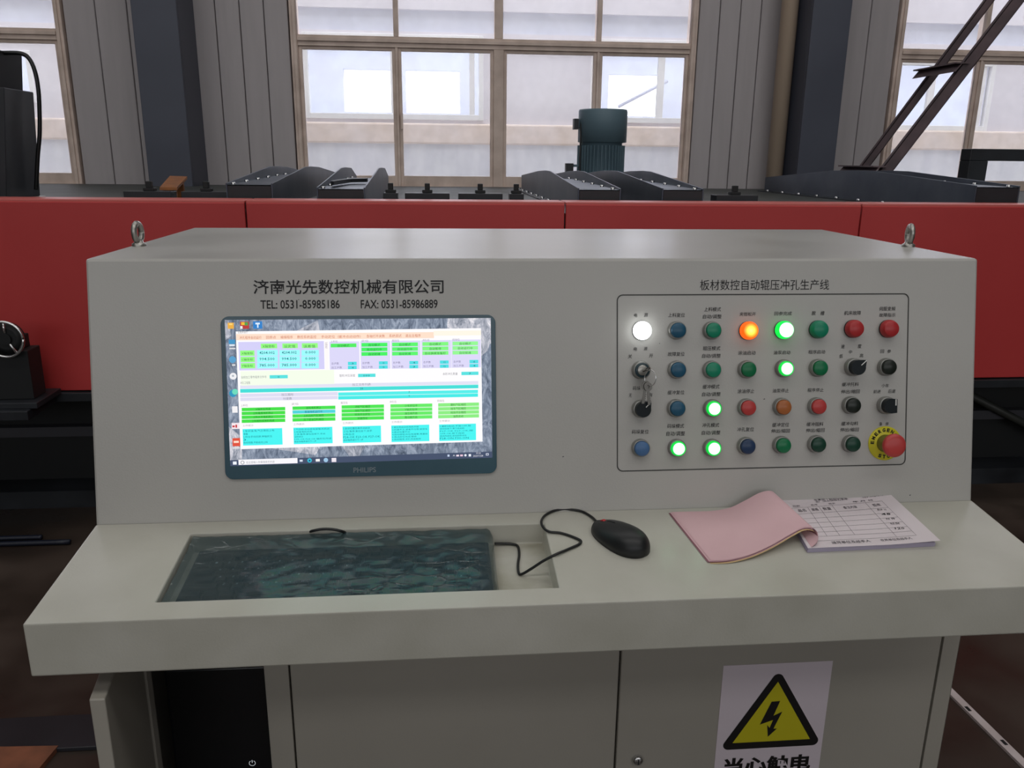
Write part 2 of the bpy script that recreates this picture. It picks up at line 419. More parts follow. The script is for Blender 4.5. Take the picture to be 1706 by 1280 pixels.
# ---- black sheet-steel trays on the bed
trays = [(376, 454, 1.410, 1.466, 5.9, 'black sheet-steel tray, leftmost on the machine bed'), (527, 608, 1.396, 1.463, 5.2, 'short black steel tray with a bent handle lying in it'),
         (963, 1035, 1.400, 1.456, 5.9, 'black steel tray in front of the green motor, its bare left side facing out'), (1103.6, 1173, 1.402, 1.459, 5.9, 'black steel tray just right of the green motor'),
         (1626, 1700, 1.424, 1.473, 5.9, 'long black steel tray at the foot of the ladder')]
def tray(u0, u1, zn, zp, far, lab):
    y0 = 3.5; xa = aty(u0, 312, y0).x; xb = aty(u1, 312, y0).x
    root = empty('conveyor_tray', ((xa+xb)/2, y0, 1.31), lab, 'tray', 'black steel trays on the machine bed')
    prof = [(y0, zn), (4.4, zp), (4.58, zp+.001), (4.9, zp-.006), (far, 1.405)]
    flo = [(y0, zn-.006), (4.7, zn+.010), (far, 1.385)]
    for k, x in enumerate((xa, xb-.006)):
        m = MB(); poly = [(x, y, z) for y, z in prof]+[(x, far, 1.306), (x, y0, 1.306)]
        m.prism(poly, (.006, 0, 0), M_tray); m.build('side_plate', root, .001)
    MB().box(xa+.007, xb-.007, y0, y0+.006, 1.306, zn-.010, M_mblack).build('end_plate', root)
    d = MB(); n = len(flo)
    vs = [(x, y, z) for y, z in flo for x in (xa+.007, xb-.007)]+[(x, y, z-.004) for y, z in flo for x in (xa+.007, xb-.007)]
    fs = [(2*i, 2*i+1, 2*i+3, 2*i+2) for i in range(n-1)]+[(2*n+2*i, 2*n+2*i+2, 2*n+2*i+3, 2*n+2*i+1) for i in range(n-1)]
    d.add(vs, fs, M_tray); d.build('tray_floor', root)
    side = xa+.022 if u0 < 800 else xb-.028
    def zt(y):
        for (a, za), (b, zb) in zip(flo[:-1], flo[1:]):
            if a <= y <= b: return za+(zb-za)*(y-a)/(b-a)
        return 1.4
    for i in range(6):
        y = y0+.04+i*.24
        MB().lathe([(.009, 0), (.009, .007), (.005, .009)], M_chrome, (side, y, zt(y)), (0, 0, 1), 8).build('bolt', root)
    if u0 > 900 and u0 != 1103.6:
        MB().box(xa-.05, xa, y0+.5, far, 1.306, 1.312, M_mblack).build('bottom_flange', root)
        for i in range(7):
            MB().lathe([(.010, 0), (.010, .008), (.005, .010)], M_chrome, (xa-.030, y0+.7+i*.26, 1.312), (0, 0, 1), 8).build('bolt', root)
    return root
TR = [tray(*t) for t in trays]
# bent handle lying in the second tray
a = TR[1]; q = WPOS[a]
hm = MB().prism([(q.x-.055, 3.62, 1.402), (q.x-.04, 3.60, 1.402), (q.x+.0, 3.9, 1.405), (q.x+.07, 3.95, 1.406), (q.x+.07, 4.02, 1.406), (q.x-.012, 4.0, 1.406), (q.x-.06, 3.75, 1.403)], (0, 0, .016), M_mblack)
hm.build('bent_handle', a)
# side plates seen at the far right
# ---- clamps along the bed edge
spots = [(250, 'beside the orange-brown board'), (344.6, 'left of the leftmost tray'), (651, 'close right of the short tray'), (712, 'first of the two under the window bars'), (800, 'second of the two under the window bars'), (860, 'tucked left of the bright-sided tray'), (1224, 'alone right of the green motor')]
for u, lab in spots:
    hw_ = .03 if u in (651, 860) else .095
    c = aty(u, 318, 3.62); r = empty('bed_clamp', (c.x, 3.62, 1.305), 'small black upright clamp on a flat base, '+lab, 'clamp', 'clamps along the machine bed')
    MB().box(c.x-hw_, c.x+hw_, 3.58, 3.66, 1.3055, 1.372, M_mblack).build('base_plate', r, .002)
    MB().box(c.x-.022, c.x+.022, 3.6, 3.64, 1.372, 1.385, M_matte).box(c.x-.011, c.x+.011, 3.605, 3.632, 1.385, 1.412, M_matte).build('stud', r, .002)
# orange-brown board lying by the clamp
c4 = [aty(266, 317, 3.70), aty(295, 317, 3.70), aty(312, 298.5, 3.95), aty(283, 297.5, 3.95)]
bb = MB().prism(c4, (0, .004, .012), M_rust)
bb.box(c4[0].x+.01, c4[1].x-.01, 3.715, 3.735, 1.306, c4[0].z+.003, M_rust).box(c4[3].x+.01, c4[2].x-.01, 3.91, 3.93, 1.306, c4[3].z-.002, M_rust)
tag(bb.build('wooden_board'), 'small orange-brown board lying on the bed behind the first clamp', 'board')

# ---- green motor
ym = 6.16
c = aty(1005, 180, ym); r_ = (aty(1045, 210, ym).x-aty(965, 210, ym).x)/2; zt_ = aty(1005, 183, ym).z; zm = aty(1003, 238, ym).z
mx = aty(1004, 210, ym).x
mot = empty('electric_motor', (mx, ym, 1.305), 'dark green upright electric motor with cooling fins in front of the window', 'motor')
MB().lathe([(r_*.90, zm), (r_, zm+.003), (r_, zt_-.012), (r_*.97, zt_), (r_*.5, zt_), (.0, zt_)], M_motor, (mx, ym, 0), (0, 0, 1), 40).build('fan_cowl', mot)
b_ = MB().lathe([(r_*.86, 1.36), (r_*.86, zm-.004), (r_*.9, zm)], M_motor, (mx-.005, ym, 0), (0, 0, 1), 40)
b_.build('body', mot)
f_ = MB()
for i in range(40):
    a = 2*PI*i/40; d = Vector((math.cos(a), math.sin(a), 0)); t = Vector((-d.y, d.x, 0))*.004
    f_.obox(Vector((mx-.005, ym, 1.38))+d*r_*.85-t/2, d*r_*.13, t, Vector((0, 0, zm-1.40)), M_motor)
tag(f_.build('cooling_fins', mot), kind='stuff')
MB().lathe([(.19, 1.3055), (.19, 1.33), (.15, 1.335), (.15, 1.36)], M_motor, (mx, ym, 0), (0, 0, 1), 32).build('mounting_flange', mot)
p0 = aty(955, 198, ym); p1 = aty(962, 216, ym)
bk = MB().box(p0.x, p1.x, ym-.05, ym+.02, p1.z, p0.z, M_mblack).box(p1.x, mx-r_+.004, ym-.03, ym, p1.z+.015, p0.z-.01, M_motor)
bk.build('cable_bracket', mot, .002)
MB().tube([aty(968, 205, ym-.05), aty(967, 240, ym-.08), aty(966, 272, ym-.1), aty(966, 300, ym-.12)], .006, M_black, 6, 4).build('cable', mot)
p0 = aty(941, 272, ym); p1 = aty(953, 290, ym)
MB().box(p0.x, p1.x, ym-.06, ym, 1.3058, p0.z, M_mblack).box(p1.x, mx-r_*.8, ym-.04, ym-.02, p0.z-.025, p0.z-.008, M_motor).build('support_arm', mot, .002)

# ---- black press head at the far left
yl = 3.62
hx = lambda u: aty(u, 230, yl).x
ph = empty('press_head', (hx(-60), yl, 1.305), 'black tapered press head standing on the red machine at the left edge', 'machine part')
def frus(m, u0b, u1b, u0t, u1t, v0, v1, dy0, dy1, mt):
    zb = aty(40, v0, yl).z if v0 < 300 else 1.3345; zt2 = aty(40, v1, yl).z
    a0, a1, b0, b1 = aty(u0b, v0, yl).x, aty(u1b, v0, yl+dy0).x, aty(u0t, v1, yl).x, aty(u1t, v1, yl+dy1).x
    vs = [(a0, yl, zb), (a1, yl, zb), (a1, yl+dy0, zb), (a0, yl+dy0, zb), (b0, yl, zt2), (b1, yl, zt2), (b1, yl+dy1, zt2), (b0, yl+dy1, zt2)]
    m.add(vs, [(3, 2, 1, 0), (4, 5, 6, 7), (0, 1, 5, 4), (1, 2, 6, 5), (2, 3, 7, 6), (3, 0, 4, 7)], mt)
m = MB(); frus(m, -170, -50, -160, -50, 317, 148, .5, .42, M_matte); m.build('body', ph, .006)
m = MB(); frus(m, -30, 66, -28, 55, 317, 146, .3, .25, M_mblack); m.build('side_cover', ph, .004)
m = MB(); frus(m, -150, 38, -140, 35, 151, 76, .4, .35, M_matte); m.build('top_cap', ph, .006)
m = MB(); frus(m, -180, 53, -180, 53, 157, 151, .45, .45, M_mblack); m.build('collar', ph, .003)
m = MB().box(hx(-200), aty(76, 318, yl+.35).x, yl-.05, yl+.35, 1.3055, 1.334, M_zinc); m.build('base_plate', ph, .004)
pts = [aty(u, v, yl+.2) for u, v in ((-20, 89), (10, 88), (34, 89), (48, 97), (58, 118), (64, 150), (66, 190), (66, 225), (63, 260), (61, 300), (60, 316))]
MB().tube(pts, .009, M_black, 8, 4).build('cable', ph)

# ---- handwheel and its stand
yh = 3.12
c = aty(14, 563, yh); rr = (aty(45, 563, yh).x-aty(14, 563, yh).x)
hw = empty('handwheel_stand', (c.x-.1, yh, .5925), 'black stand with a chrome handwheel in front of the red machine at left', 'handwheel')
tor = MB(); ring = [(c.x+rr*math.cos(a), yh-.03, c.z+rr*math.sin(a)) for a in [2*PI*i/40 for i in range(41)]]
hwl = tor.tube(ring, .006, M_chrome, 8); wheel = hwl.build('handwheel', hw)
sp = MB()
for a in (-.95, PI-.05, 1.5):
    sp.tube([(c.x, yh-.02, c.z), (c.x+rr*.98*math.cos(a), yh-.03, c.z+rr*.98*math.sin(a))], .005, M_chrome, 8)
sp.lathe([(.022, -.02), (.022, .02)], M_matte, (c.x, yh-.01, c.z), (0, -1, 0), 20); sp.build('spokes', wheel)
d0 = MB().lathe([(rr*.93, 0), (rr*.93, .012), (rr*.6, .02)], M_matte, (c.x, yh+.0, c.z), (0, -1, 0), 32); d0.build('dial_housing', hw)
zt3 = aty(20, 585, yh).z
st = MB().prism([(c.x-.35, yh+.0, .615), (aty(54, 645, yh).x, yh+.0, .615), (aty(46, 590, yh).x, yh, zt3), (c.x-.3, yh, zt3)], (0, .1, 0), M_matte)
st.box(c.x-.03, c.x+.03, yh+.005, yh+.09, zt3, c.z, M_matte)
st.build('stand_body', hw, .003)
MB().box(c.x-.5, aty(69, 650, yh).x, yh-.05, YR-.025, .5925, .615, M_mblack).build('base_plate', hw, .002)
# the shelf that carries it
MB().box(-6, -1.72, yh-.08, YR-.021, .555, .592, M_mblack).build('shelf', mach, .003)

# ---- steel ladder at right
lad = empty('steel_ladder', (aty(1450, 290, 4.8).x, 5.0, 1.305), 'brown steel ladder slanting up to the right across the right window', 'ladder')
def stringer(p_low, p_hi, y, wpx, dep):
    a = aty(*p_low, y); b = aty(*p_hi, y); d = (b-a); 
    a = a-d*((a.z-1.33)/d.z)
    b = a+(b-a)*1.35; d = (b-a).normalized(); n = Vector((d.z, 0, -d.x)); wd = wpx*y/F/2
    m = MB().obox(a-n*wd+Vector((0, 0, 0)), b-a, n*wd*2, Vector((0, .008, 0)), M_brace)
    m.obox(a-n*wd, b-a, n*.006, Vector((0, dep, 0)), M_brace).obox(a+n*(wd-.006), b-a, n*.006, Vector((0, dep, 0)), M_brace)
    m.build('stringer', lad, .001); return a, d
stringer((1478, 284), (1697, 0), 4.8, 19, .03)
stringer((1437, 284), (1650, 0), 5.18, 13, .03)
for (un, vn), (uf, vf) in (((1606, 106), (1541, 118)), ((1468, 279), (1412, 279))):
    a = aty(un, vn, 4.78); b = aty(uf, vf, 5.22); a.x -= .02
    m = MB().obox(Vector((a.x-.03, 4.78, a.z)), (.09, 0, 0), (0, .44, 0), (0, 0, .008), M_brace)
    m.obox(Vector((a.x-.03, 4.78, a.z-.045)), (.035, 0, .045), (0, .44, 0), (.006, 0, 0), M_brace)
    m.build('tread', lad)
# ---- dark frame at the far right
pa = aty(1610, 248, 5.0); pb = aty(1638, 268, 5.0)
fr_ = MB().box(pa.x, pa.x+1.6, 4.95, 5.05, pb.z, pa.z, M_mblack).box(pa.x, pb.x, 4.95, 5.05, 1.3055, pb.z, M_mblack).box(pa.x+1.5, pa.x+1.6, 4.95, 5.05, 1.3055, pb.z, M_mblack)
tag(fr_.build('support_frame', None, .004), 'dark square-tube frame standing on the machine bed at the right edge', 'frame')

# ---- floor items
p0 = atz(1578, 1150, 0); p1 = atz(1760, 1330, 0); d = (p1-p0).normalized(); n = Vector((-d.y, d.x, 0))*.012
m = MB().obox(p0-d*.9-n, (p1-p0)+d*1.2, n*2, (0, 0, .008), mat('white_strip_paint', (215, 205, 205), .5, rgb2=(190, 178, 176), vscale=9))
s_ = m.build('metal_strip'); tag(s_, 'thin white-painted metal strip lying on the floor right of the console', 'strip')
for u, v in ((1612, 1181), (1672, 1237)):
    q = atz(u, v, .0082); MB().obox(q-d*.009-n*.35, d*.02, n*.8, (0, 0, .0006), M_dark).build('paint_chip', s_)
a = atz(0, 1203, 0); b = atz(0, 1250, 0)
o = MB().box(-2.6, -.95, b.y-.02, a.y, .0, .012, mat('steel_plate_dark', (40, 40, 46), .5, rgb2=(30, 29, 34), vscale=5)).build('floor_plate', None, .002)
tag(o, 'dark steel cover plate on the floor at lower left', 'plate')
a = atz(-60, 1253, .0); b = atz(98, 1250, .0)
o = MB().prism([(a.x, a.y, .0), (b.x, b.y, .0), (b.x-.03, b.y-.22, .0), (a.x, a.y-.24, .0)], (0, 0, .014), mat('plywood_red_brown', (150, 92, 66), .7, rgb2=(110, 70, 50), vscale=12, detail=6)).build('plywood_sheet')
tag(o, 'reddish-brown plywood sheet on the floor at the lower left corner', 'board')
# blue cables along the machine foot
M_cab = mat('cable_blue', (22, 28, 44), .45)
for k, pts in enumerate([((-40, 812), (30, 828), (70, 833), (110, 822), (150, 800), (200, 770)), ((-40, 780), (60, 783), (150, 778), (240, 774))]):
    P = [atz(u, v, .012) for u, v in pts]
    P = [Vector((q.x, min(q.y, 3.18-.05*k) if q.y > 0 else 3.1, .012)) for q in P]
    tag(MB().tube(P, .011, M_cab, 8, 4).build('floor_cable'), ['dark blue cable curving on the floor at the machine foot', 'straight dark blue cable along the machine foot'][k], 'cable')

# ================================================================== THE CONSOLE
YP, ZP, YT, ZT = 1.2203, .9601, 1.3066, 1.3643        # panel foot, panel top
YD, ZD, ZU = .9769, .9349, .8567                       # desk front edge, underside
YC, YBK, HX = 1.187, 1.885, .725
PU = Vector((0, YT-YP, ZT-ZP)); PLEN = PU.length; PU.normalize(); PX = Vector((1, 0, 0)); PN = PX.cross(PU)
DV = Vector((0, YP-YD, ZP-ZD)); DLEN = DV.length; DV.normalize(); DN = PX.cross(DV)
P0 = Vector((0, YP, ZP)); D0 = Vector((0, YD, ZD))
def onp(u, v, lift=0): return ray_plane(u, v, P0, PN)+PN*lift
def ond(u, v, lift=0): return ray_plane(u, v, D0+DN*lift, DN)
def dk(x, v, h=0): return D0+PX*x+DV*v+DN*h
con = empty('control_console', (0, 1.55, 0), 'grey steel control console with sloping button panel and projecting desk', 'console')
# upper housing
prof = [(YP, ZP+.0005), (YT, ZT), (YBK, ZT), (YBK, ZU), (YP, ZU)]
MB().prism([(-HX, y, z) for y, z in prof], (2*HX, 0, 0), M_grey).build('housing', con, .004)
# desk shelf with sunk keyboard tray
hx0, hx1, hv0, hv1, hd = -.5708, -.0222, .0375, .2087, .036
m = MB()
oT = [dk(-HX, 0), dk(HX, 0), Vector((HX, YP-.0005, ZP-.0001)), Vector((-HX, YP-.0005, ZP-.0001))]
iT = [dk(hx0, hv0), dk(hx1, hv0), dk(hx1, hv1), dk(hx0, hv1)]
iB = [p-DN*hd for p in iT]
oB = [Vector((-HX, YD, ZU)), Vector((HX, YD, ZU)), Vector((HX, YP-.0005, ZU)), Vector((-HX, YP-.0005, ZU))]
vs = oT+iT+iB+oB
fs = [(0, 1, 5, 4), (1, 2, 6, 5), (2, 3, 7, 6), (3, 0, 4, 7), (4, 5, 9, 8), (5, 6, 10, 9), (6, 7, 11, 10), (7, 4, 8, 11), (8, 9, 10, 11),
      (0, 12, 13, 1), (1, 13, 14, 2), (2, 14, 15, 3), (3, 15, 12, 0), (15, 14, 13, 12)]
m.add(vs, fs, M_greytop)
k = m.mi(M_white)
for i, f in enumerate(m.f):
    if f == (8, 9, 10, 11): m.m[i] = k
m.build('desk_shelf', con, .0025)
# base cabinet
m = MB(); t = .002
ZDT = ZU-.0005
m.box(-HX, -HX+t, YC, YBK, .0, ZDT, M_doorgrey).box(HX-t, HX, YC, YBK, .0, ZDT, M_doorgrey).box(-HX+t, HX-t, YBK-t, YBK, .0, ZDT, M_doorgrey)
m.box(-HX, -.664, YC, YC+.02, .0, ZDT, M_doorgrey).box(-.4785, -.4395, YC, YC+.02, 0, ZDT, M_doorgrey).box(.694, HX, YC, YC+.02, 0, ZDT, M_doorgrey)
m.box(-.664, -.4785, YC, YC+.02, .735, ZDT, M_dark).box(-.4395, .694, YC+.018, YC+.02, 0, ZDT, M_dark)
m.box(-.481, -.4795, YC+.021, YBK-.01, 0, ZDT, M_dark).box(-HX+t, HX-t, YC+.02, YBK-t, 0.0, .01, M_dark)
m.build('cabinet_base', con, .001)
def door(x0, x1, z0=.06, z1=.845):
    return MB().box(x0, x1, YC-.001, YC+.017, z0, z1, M_doorgrey).build('door', con, .0025)
d1 = door(-.4365, .1130); d2 = door(.1165, .6895)
q = aty(1062, 1265, YC-.001)
MB().lathe([(.0095, 0), (.0095, .003), (.009, .006), (.006, .008), (0, .0082)], M_chrome, (q.x, YC-.001, q.z), (0, -1, 0), 24).box(q.x-.001, q.x+.001, YC-.0098, YC-.009, q.z-.005, q.z+.005, M_dark).build('door_lock', d2)
# opened narrow door at left, swung towards the viewer
q0 = aty(148, 1166, .975); q1 = aty(175, 1166, .975); zt_ = q0.z
H0 = Vector((-.664, YC-.004, .05))
m = MB()
poly = [(q0.x, .975), (q1.x, .975), (-.666, YC-.004), (-.690, YC-.004)]
m.prism([(x, y, .05) for x, y in poly], (0, 0, zt_-.05), M_doorgrey)
od = m.build('door', con, .002); tag(od, 'narrow door standing open')
m = MB().box(-.668, -.665, YC-.02, YC-.005, .3, .36, M_zinc); m.build('hinge', od)

# lettering on the panel
def plabel(mb, s, u0, v0, u1, v1, m, bold=0., lift=.0006, skew=0., res=3):
    vc = (v0+v1)/2; uc = (u0+u1)/2
    a = onp(u0, vc); b = onp(u1, vc); c = onp(uc, v0); d = onp(uc, v1)
    put_text(mb, s, (a+b)/2, PX, PU, (b-a).length, (c-d).length, m, lift, bold, res, skew)
m = MB(); plabel(m, '济南光先数控机械有限公司', 422, 466, 739, 490, M_print, .012, res=4)
m.build('company_lettering', con)
m = MB(); plabel(m, 'TEL: 0531-85985186', 434, 500, 566, 514.5, M_print, .012); plabel(m, 'FAX: 0531-85986889', 601, 499.5, 729, 514, M_print, .012)
m.build('telephone_lettering', con)
m = MB(); plabel(m, '板材数控自动辊压冲孔生产线', 1166, 466, 1381, 483.5, M_print, .0, res=4)
m.build('title_lettering', con)
# the rounded outline
A, B, C_, D_ = onp(1028, 491), onp(1516, 488.5), onp(1507, 775), onp(1027, 786)
xa, xb = (A.x+D_.x)/2, (B.x+C_.x)/2; va = (A-P0).dot(PU); vb = ((C_-P0).dot(PU)+(D_-P0).dot(PU))/2
va = (va+(B-P0).dot(PU))/2
def rrect(x0, x1, v0, v1, r, seg=6):
    out = []
    for cx, cv, a0 in ((x1-r, v1-r, 0), (x0+r, v1-r, PI/2), (x0+r, v0+r, PI), (x1-r, v0+r, 1.5*PI)):
        for i in range(seg+1):
            a = a0+PI/2*i/seg; out.append((cx+r*math.cos(a), cv+r*math.sin(a)))
    return out
def ringline(mb, o_, i_, fn, lift, m):
    n = len(o_); vs = [fn(*p)+PN*lift for p in o_]+[fn(*p)+PN*lift for p in i_]
    mb.add(vs, [(i, (i+1) % n, n+(i+1) % n, n+i) for i in range(n)], m)
pp = lambda x, v: P0+PX*x+PU*v
m = MB(); ringline(m, rrect(xa, xb, vb, va, .010), rrect(xa+.0018, xb-.0018, vb+.0018, va-.0018, .0085), pp, .0006, M_line)
m.build('panel_outline', con)

# button captions
T = [  # text, centre px x, centre px y, width, height
 ('电', 1059, 525.5, 5.5, 6), ('源', 1076, 525, 6.5, 6.5),
 ('上料复位', 1127, 525, 28, 7), ('上料模式', 1187, 515.5, 28, 7), ('自动/调整', 1186.5, 527.5, 31, 7), ('夹钳松开', 1245.5, 523.5, 27, 6.5),
 ('回参完成', 1304.5, 522.5, 29, 6.5), ('脱', 1355.5, 522, 6.5, 7), ('槽', 1370, 522, 6.5, 7), ('机床故障', 1420, 521.5, 28, 7), ('伺服变频', 1478, 514.5, 27, 7), ('故障指示', 1478, 525, 27, 6.5),
 ('电', 1058.5, 581.5, 6, 6), ('源', 1075.5, 581, 6, 6), ('关', 1049.5, 594, 7, 7), ('开', 1084.5, 593, 6.5, 6.5),
 ('故障复位', 1126.5, 590, 28, 7), ('辊压模式', 1185.5, 580.5, 29, 7), ('自动/调整', 1185, 593, 31, 7), ('涂油启动', 1244, 588, 29, 7),
 ('油泵启动', 1302.5, 587.5, 28, 6.5), ('程序启动', 1360.5, 586.5, 28, 6.5), ('速', 1404, 577.5, 6, 6.5), ('度', 1432, 577, 6, 7), ('低', 1401, 593.5, 6, 6.5), ('中', 1416.5, 586.5, 5.5, 6), ('高', 1435, 592.5, 6, 6.5),
 ('回', 1469.5, 585.5, 6, 6), ('参', 1481, 585.5, 6.5, 6),
 ('码垛', 1060.5, 647, 13, 6.5), ('无', 1050, 659, 5, 6.5), ('有', 1084, 658, 6, 6.5),
 ('缓冲复位', 1126, 654, 28, 7), ('缓冲模式', 1184.5, 644.5, 28, 7), ('自动/调整', 1185, 657, 31, 7), ('涂油停止', 1242.5, 652, 28, 7),
 ('油泵停止', 1300.5, 651, 27, 6.5), ('程序停止', 1358.5, 650, 27, 6.5), ('缓冲托料', 1416.5, 640.5, 28, 6.5), ('伸出/缩回', 1416.5, 652.5, 31, 6.5), ('小车', 1474.5, 642.5, 12, 6), ('前进', 1461, 652.5, 12, 6), ('后退', 1485.5, 652, 12, 6.5),
 ('码垛复位', 1066.5, 719.5, 28, 7), ('码垛模式', 1125.5, 710, 28, 7), ('自动/调整', 1125.5, 722.5, 31, 7.5), ('冲孔模式', 1184, 708.5, 28, 7), ('自动/调整', 1184.5, 721, 31, 7), ('冲孔复位', 1242, 715.5, 28, 7),
 ('缓冲定位', 1300.5, 708, 28, 7), ('伸出/缩回', 1300, 718, 31, 6.5), ('缓冲阻料', 1357.5, 707, 28, 6.5), ('伸出/缩回', 1358, 717, 31, 6.5), ('缓冲勾料', 1415.5, 706, 28, 6.5), ('伸出/缩回', 1415, 716, 31, 6.5),
 ('急', 1467, 706.5, 5, 6), ('停', 1477.5, 706.5, 5, 6)]
for s, u, v, w_, h_ in T:
    m = MB(); plabel(m, s, u-w_/2, v-h_/2, u+w_/2, v+h_/2, M_printl, .004, skew=.12, res=2); m.build('caption', con)
# small black marks on the sheet metal
m = MB()
for u, v, r in ((937, 762, 2.6), (1515, 826, 2.5), (1098, 573, 1.6), (497, 500, 1.6), (1272, 666, 2.6)):
    q = onp(u, v, .0003); m.obox(q, PX*.0009*r+PU*.0002*r, PU*.0005*r, PN*.0001, M_print)
m.build('paint_chips', con)

# ---- push buttons, lamps, rotary switches
def cmat(name, rgb, rough=.35): return mat('cap_'+name, rgb, rough, spec=.5)
BLUE, BLUEL, GREEN, DGREEN, VDG = cmat('blue', (34, 88, 116)), cmat('light_blue', (74, 112, 158)), cmat('green', (22, 138, 104)), cmat('dark_green', (14, 62, 46)), cmat('blackish_green', (26, 34, 28))
REDC, AMBER, BLK, REDL, GREENF = cmat('red', (192, 66, 64)), cmat('amber', (176, 104, 56)), cmat('black', (20, 28, 32)), cmat('lamp_red', (184, 50, 52)), cmat('forest', (14, 116, 72))
BLK.node_tree.nodes['Principled BSDF'].inputs['Specular IOR Level'].default_value = .2
def glow(name, core, rim, s_core, s_rim, r0, r1):
    m = bpy.data.materials.new(name); m.use_nodes = True
    N = m.node_tree.nodes; L = m.node_tree.links; b = N['Principled BSDF']
    b.inputs['Base Color'].default_value = lin(rim); b.inputs['Roughness'].default_value = .3
    tc = N.new('ShaderNodeTexCoord'); sp = N.new('ShaderNodeSeparateXYZ'); L.new(tc.outputs['Object'], sp.inputs[0])
    cb = N.new('ShaderNodeCombineXYZ'); L.new(sp.outputs[0], cb.inputs[0]); L.new(sp.outputs[1], cb.inputs[1])
    ln = N.new('ShaderNodeVectorMath'); ln.operation = 'LENGTH'; L.new(cb.outputs[0], ln.inputs[0])
    mr = N.new('ShaderNodeMapRange'); mr.inputs[1].default_value = r0; mr.inputs[2].default_value = r1; L.new(ln.outputs['Value'], mr.inputs[0])
    mx = N.new('ShaderNodeMix'); mx.data_type = 'RGBA'; L.new(mr.outputs[0], mx.inputs[0])
    mx.inputs[6].default_value = lin(core); mx.inputs[7].default_value = lin(rim); L.new(mx.outputs[2], b.inputs['Emission Color'])
    ms = N.new('ShaderNodeMapRange'); ms.inputs[3].default_value = s_core; ms.inputs[4].default_value = s_rim; L.new(mr.outputs[0], ms.inputs[0]); L.new(ms.outputs[0], b.inputs['Emission Strength'])
    return m
G_LIT = glow('lit_green', (215, 255, 232), (4, 190, 60), 7, 1.1, .0080, .0104)
G_LITL = glow('lit_green_lamp', (215, 255, 232), (4, 200, 64), 8, 1.5, .0105, .0126)
O_LIT = glow('lit_orange', (255, 236, 90), (255, 92, 10), 2.6, 1.15, .001, .0125)
W_LIT = glow('lit_white', (255, 255, 255), (245, 250, 250), 6, 5, .012, .015)
PROT = Matrix((PX, PU, PN)).transposed().to_euler()
def rmesh(name, prof, m, seg=32):
    return MB().lathe(prof, m, seg=seg).mesh(name)
ME_ring = rmesh('bezel', [(.0150, 0), (.0150, .005), (.0143, .0085), (.0128, .0100), (.0124, .0085), (0.0, .0085)], M_ring)
def capm(m, lo=.0086, hi=.0150, r=.0122): return rmesh('cap', [(r, lo), (r, hi-.0012), (r-.0012, hi), (0, hi)], m)
def lampm(m): return rmesh('lens', [(.0150, .0030), (.0150, .0085), (.0128, .0142), (.0120, .0150), (0, .0150)], m)
ME_lampbase = rmesh('lamp_base', [(.0152, 0), (.0152, .0029)], M_black)
CAPS = {}
def cap_mesh(kind, m):
    k = (kind, m.name)
    if k not in CAPS: CAPS[k] = capm(m) if kind == 'b' else lampm(m)
    return CAPS[k]
CTRL = [
 (1068.5, 551, 'l', W_LIT, 'white indicator lamp glowing brightly, top left corner'), (1126.7, 550.6, 'b', BLUE, 'blue push button, top row beside the white lamp'), (1185, 550.6, 'b', GREEN, 'unlit green push button, top row third from left'),
 (1245.5, 551, 'l', O_LIT, 'glowing orange indicator lamp'), (1304, 550, 'l', G_LITL, 'glowing green indicator lamp, top row'), (1361.5, 549, 'l', GREEN, 'unlit green indicator lamp, top row'),
 (1420, 548, 'l', REDL, 'unlit red indicator lamp, left of two'), (1478, 548, 'l', REDL, 'unlit red indicator lamp, top right corner'),
 (1126.7, 616, 'b', BLUE, 'blue push button, second row'), (1184.6, 616, 'b', GREEN, 'unlit green push button, second row third from left'), (1243, 615.4, 'b', GREENF, 'unlit green push button under the orange lamp'),
 (1305, 613.8, 'b', G_LIT, 'glowing green push button, second row'), (1361.4, 613, 'b', GREENF, 'unlit green push button under the unlit green lamp'), (1475, 611.5, 'b', VDG, 'black-green push button under the top right red lamp'),
 (1125.5, 680, 'b', BLUE, 'dark blue push button, third row'), (1185.5, 680, 'b', G_LIT, 'glowing green push button, third row'), (1242.5, 678.7, 'b', REDC, 'bright red push button, third row'),
 (1301, 677.6, 'b', AMBER, 'amber-brown push button'), (1359, 676.7, 'b', REDC, 'red push button right of the amber one'), (1416, 675, 'b', VDG, 'black-green push button, third row'),
 (1066.5, 746, 'b', BLUEL, 'light blue push button, bottom left corner'), (1126.7, 746, 'b', G_LIT, 'glowing green push button, bottom row left'), (1185, 745.7, 'b', G_LIT, 'glowing green push button, bottom row right'),
 (1241.7, 742.7, 'b', cmat('navy', (34, 58, 92)), 'navy push button, bottom row'), (1300.5, 741, 'b', GREENF, 'green push button, bottom row'), (1358.4, 739.6, 'b', DGREEN, 'very dark green push button, bottom row'), (1415.5, 739, 'b', DGREEN, 'very dark green push button beside the emergency stop')]
def place(mesh, name, parent, u, v, rot=True):
    q = onp(u, v, .0004); o = clone(mesh, name, parent, q, PROT); return o, q
def sub(mesh, name, parent):
    o = bpy.data.objects.new(name, mesh); COL.objects.link(o); o.parent = parent; return o
for u, v, kind, mm, lab in CTRL:
    if kind == 'b':
        o, q = place(ME_ring, 'push_button', con, u, v); sub(cap_mesh('b', mm), 'button_cap', o)
    else:
        o, q = place(ME_lampbase, 'indicator_lamp', con, u, v); sub(cap_mesh('l', mm), 'lamp_lens', o)
    o['label'] = lab
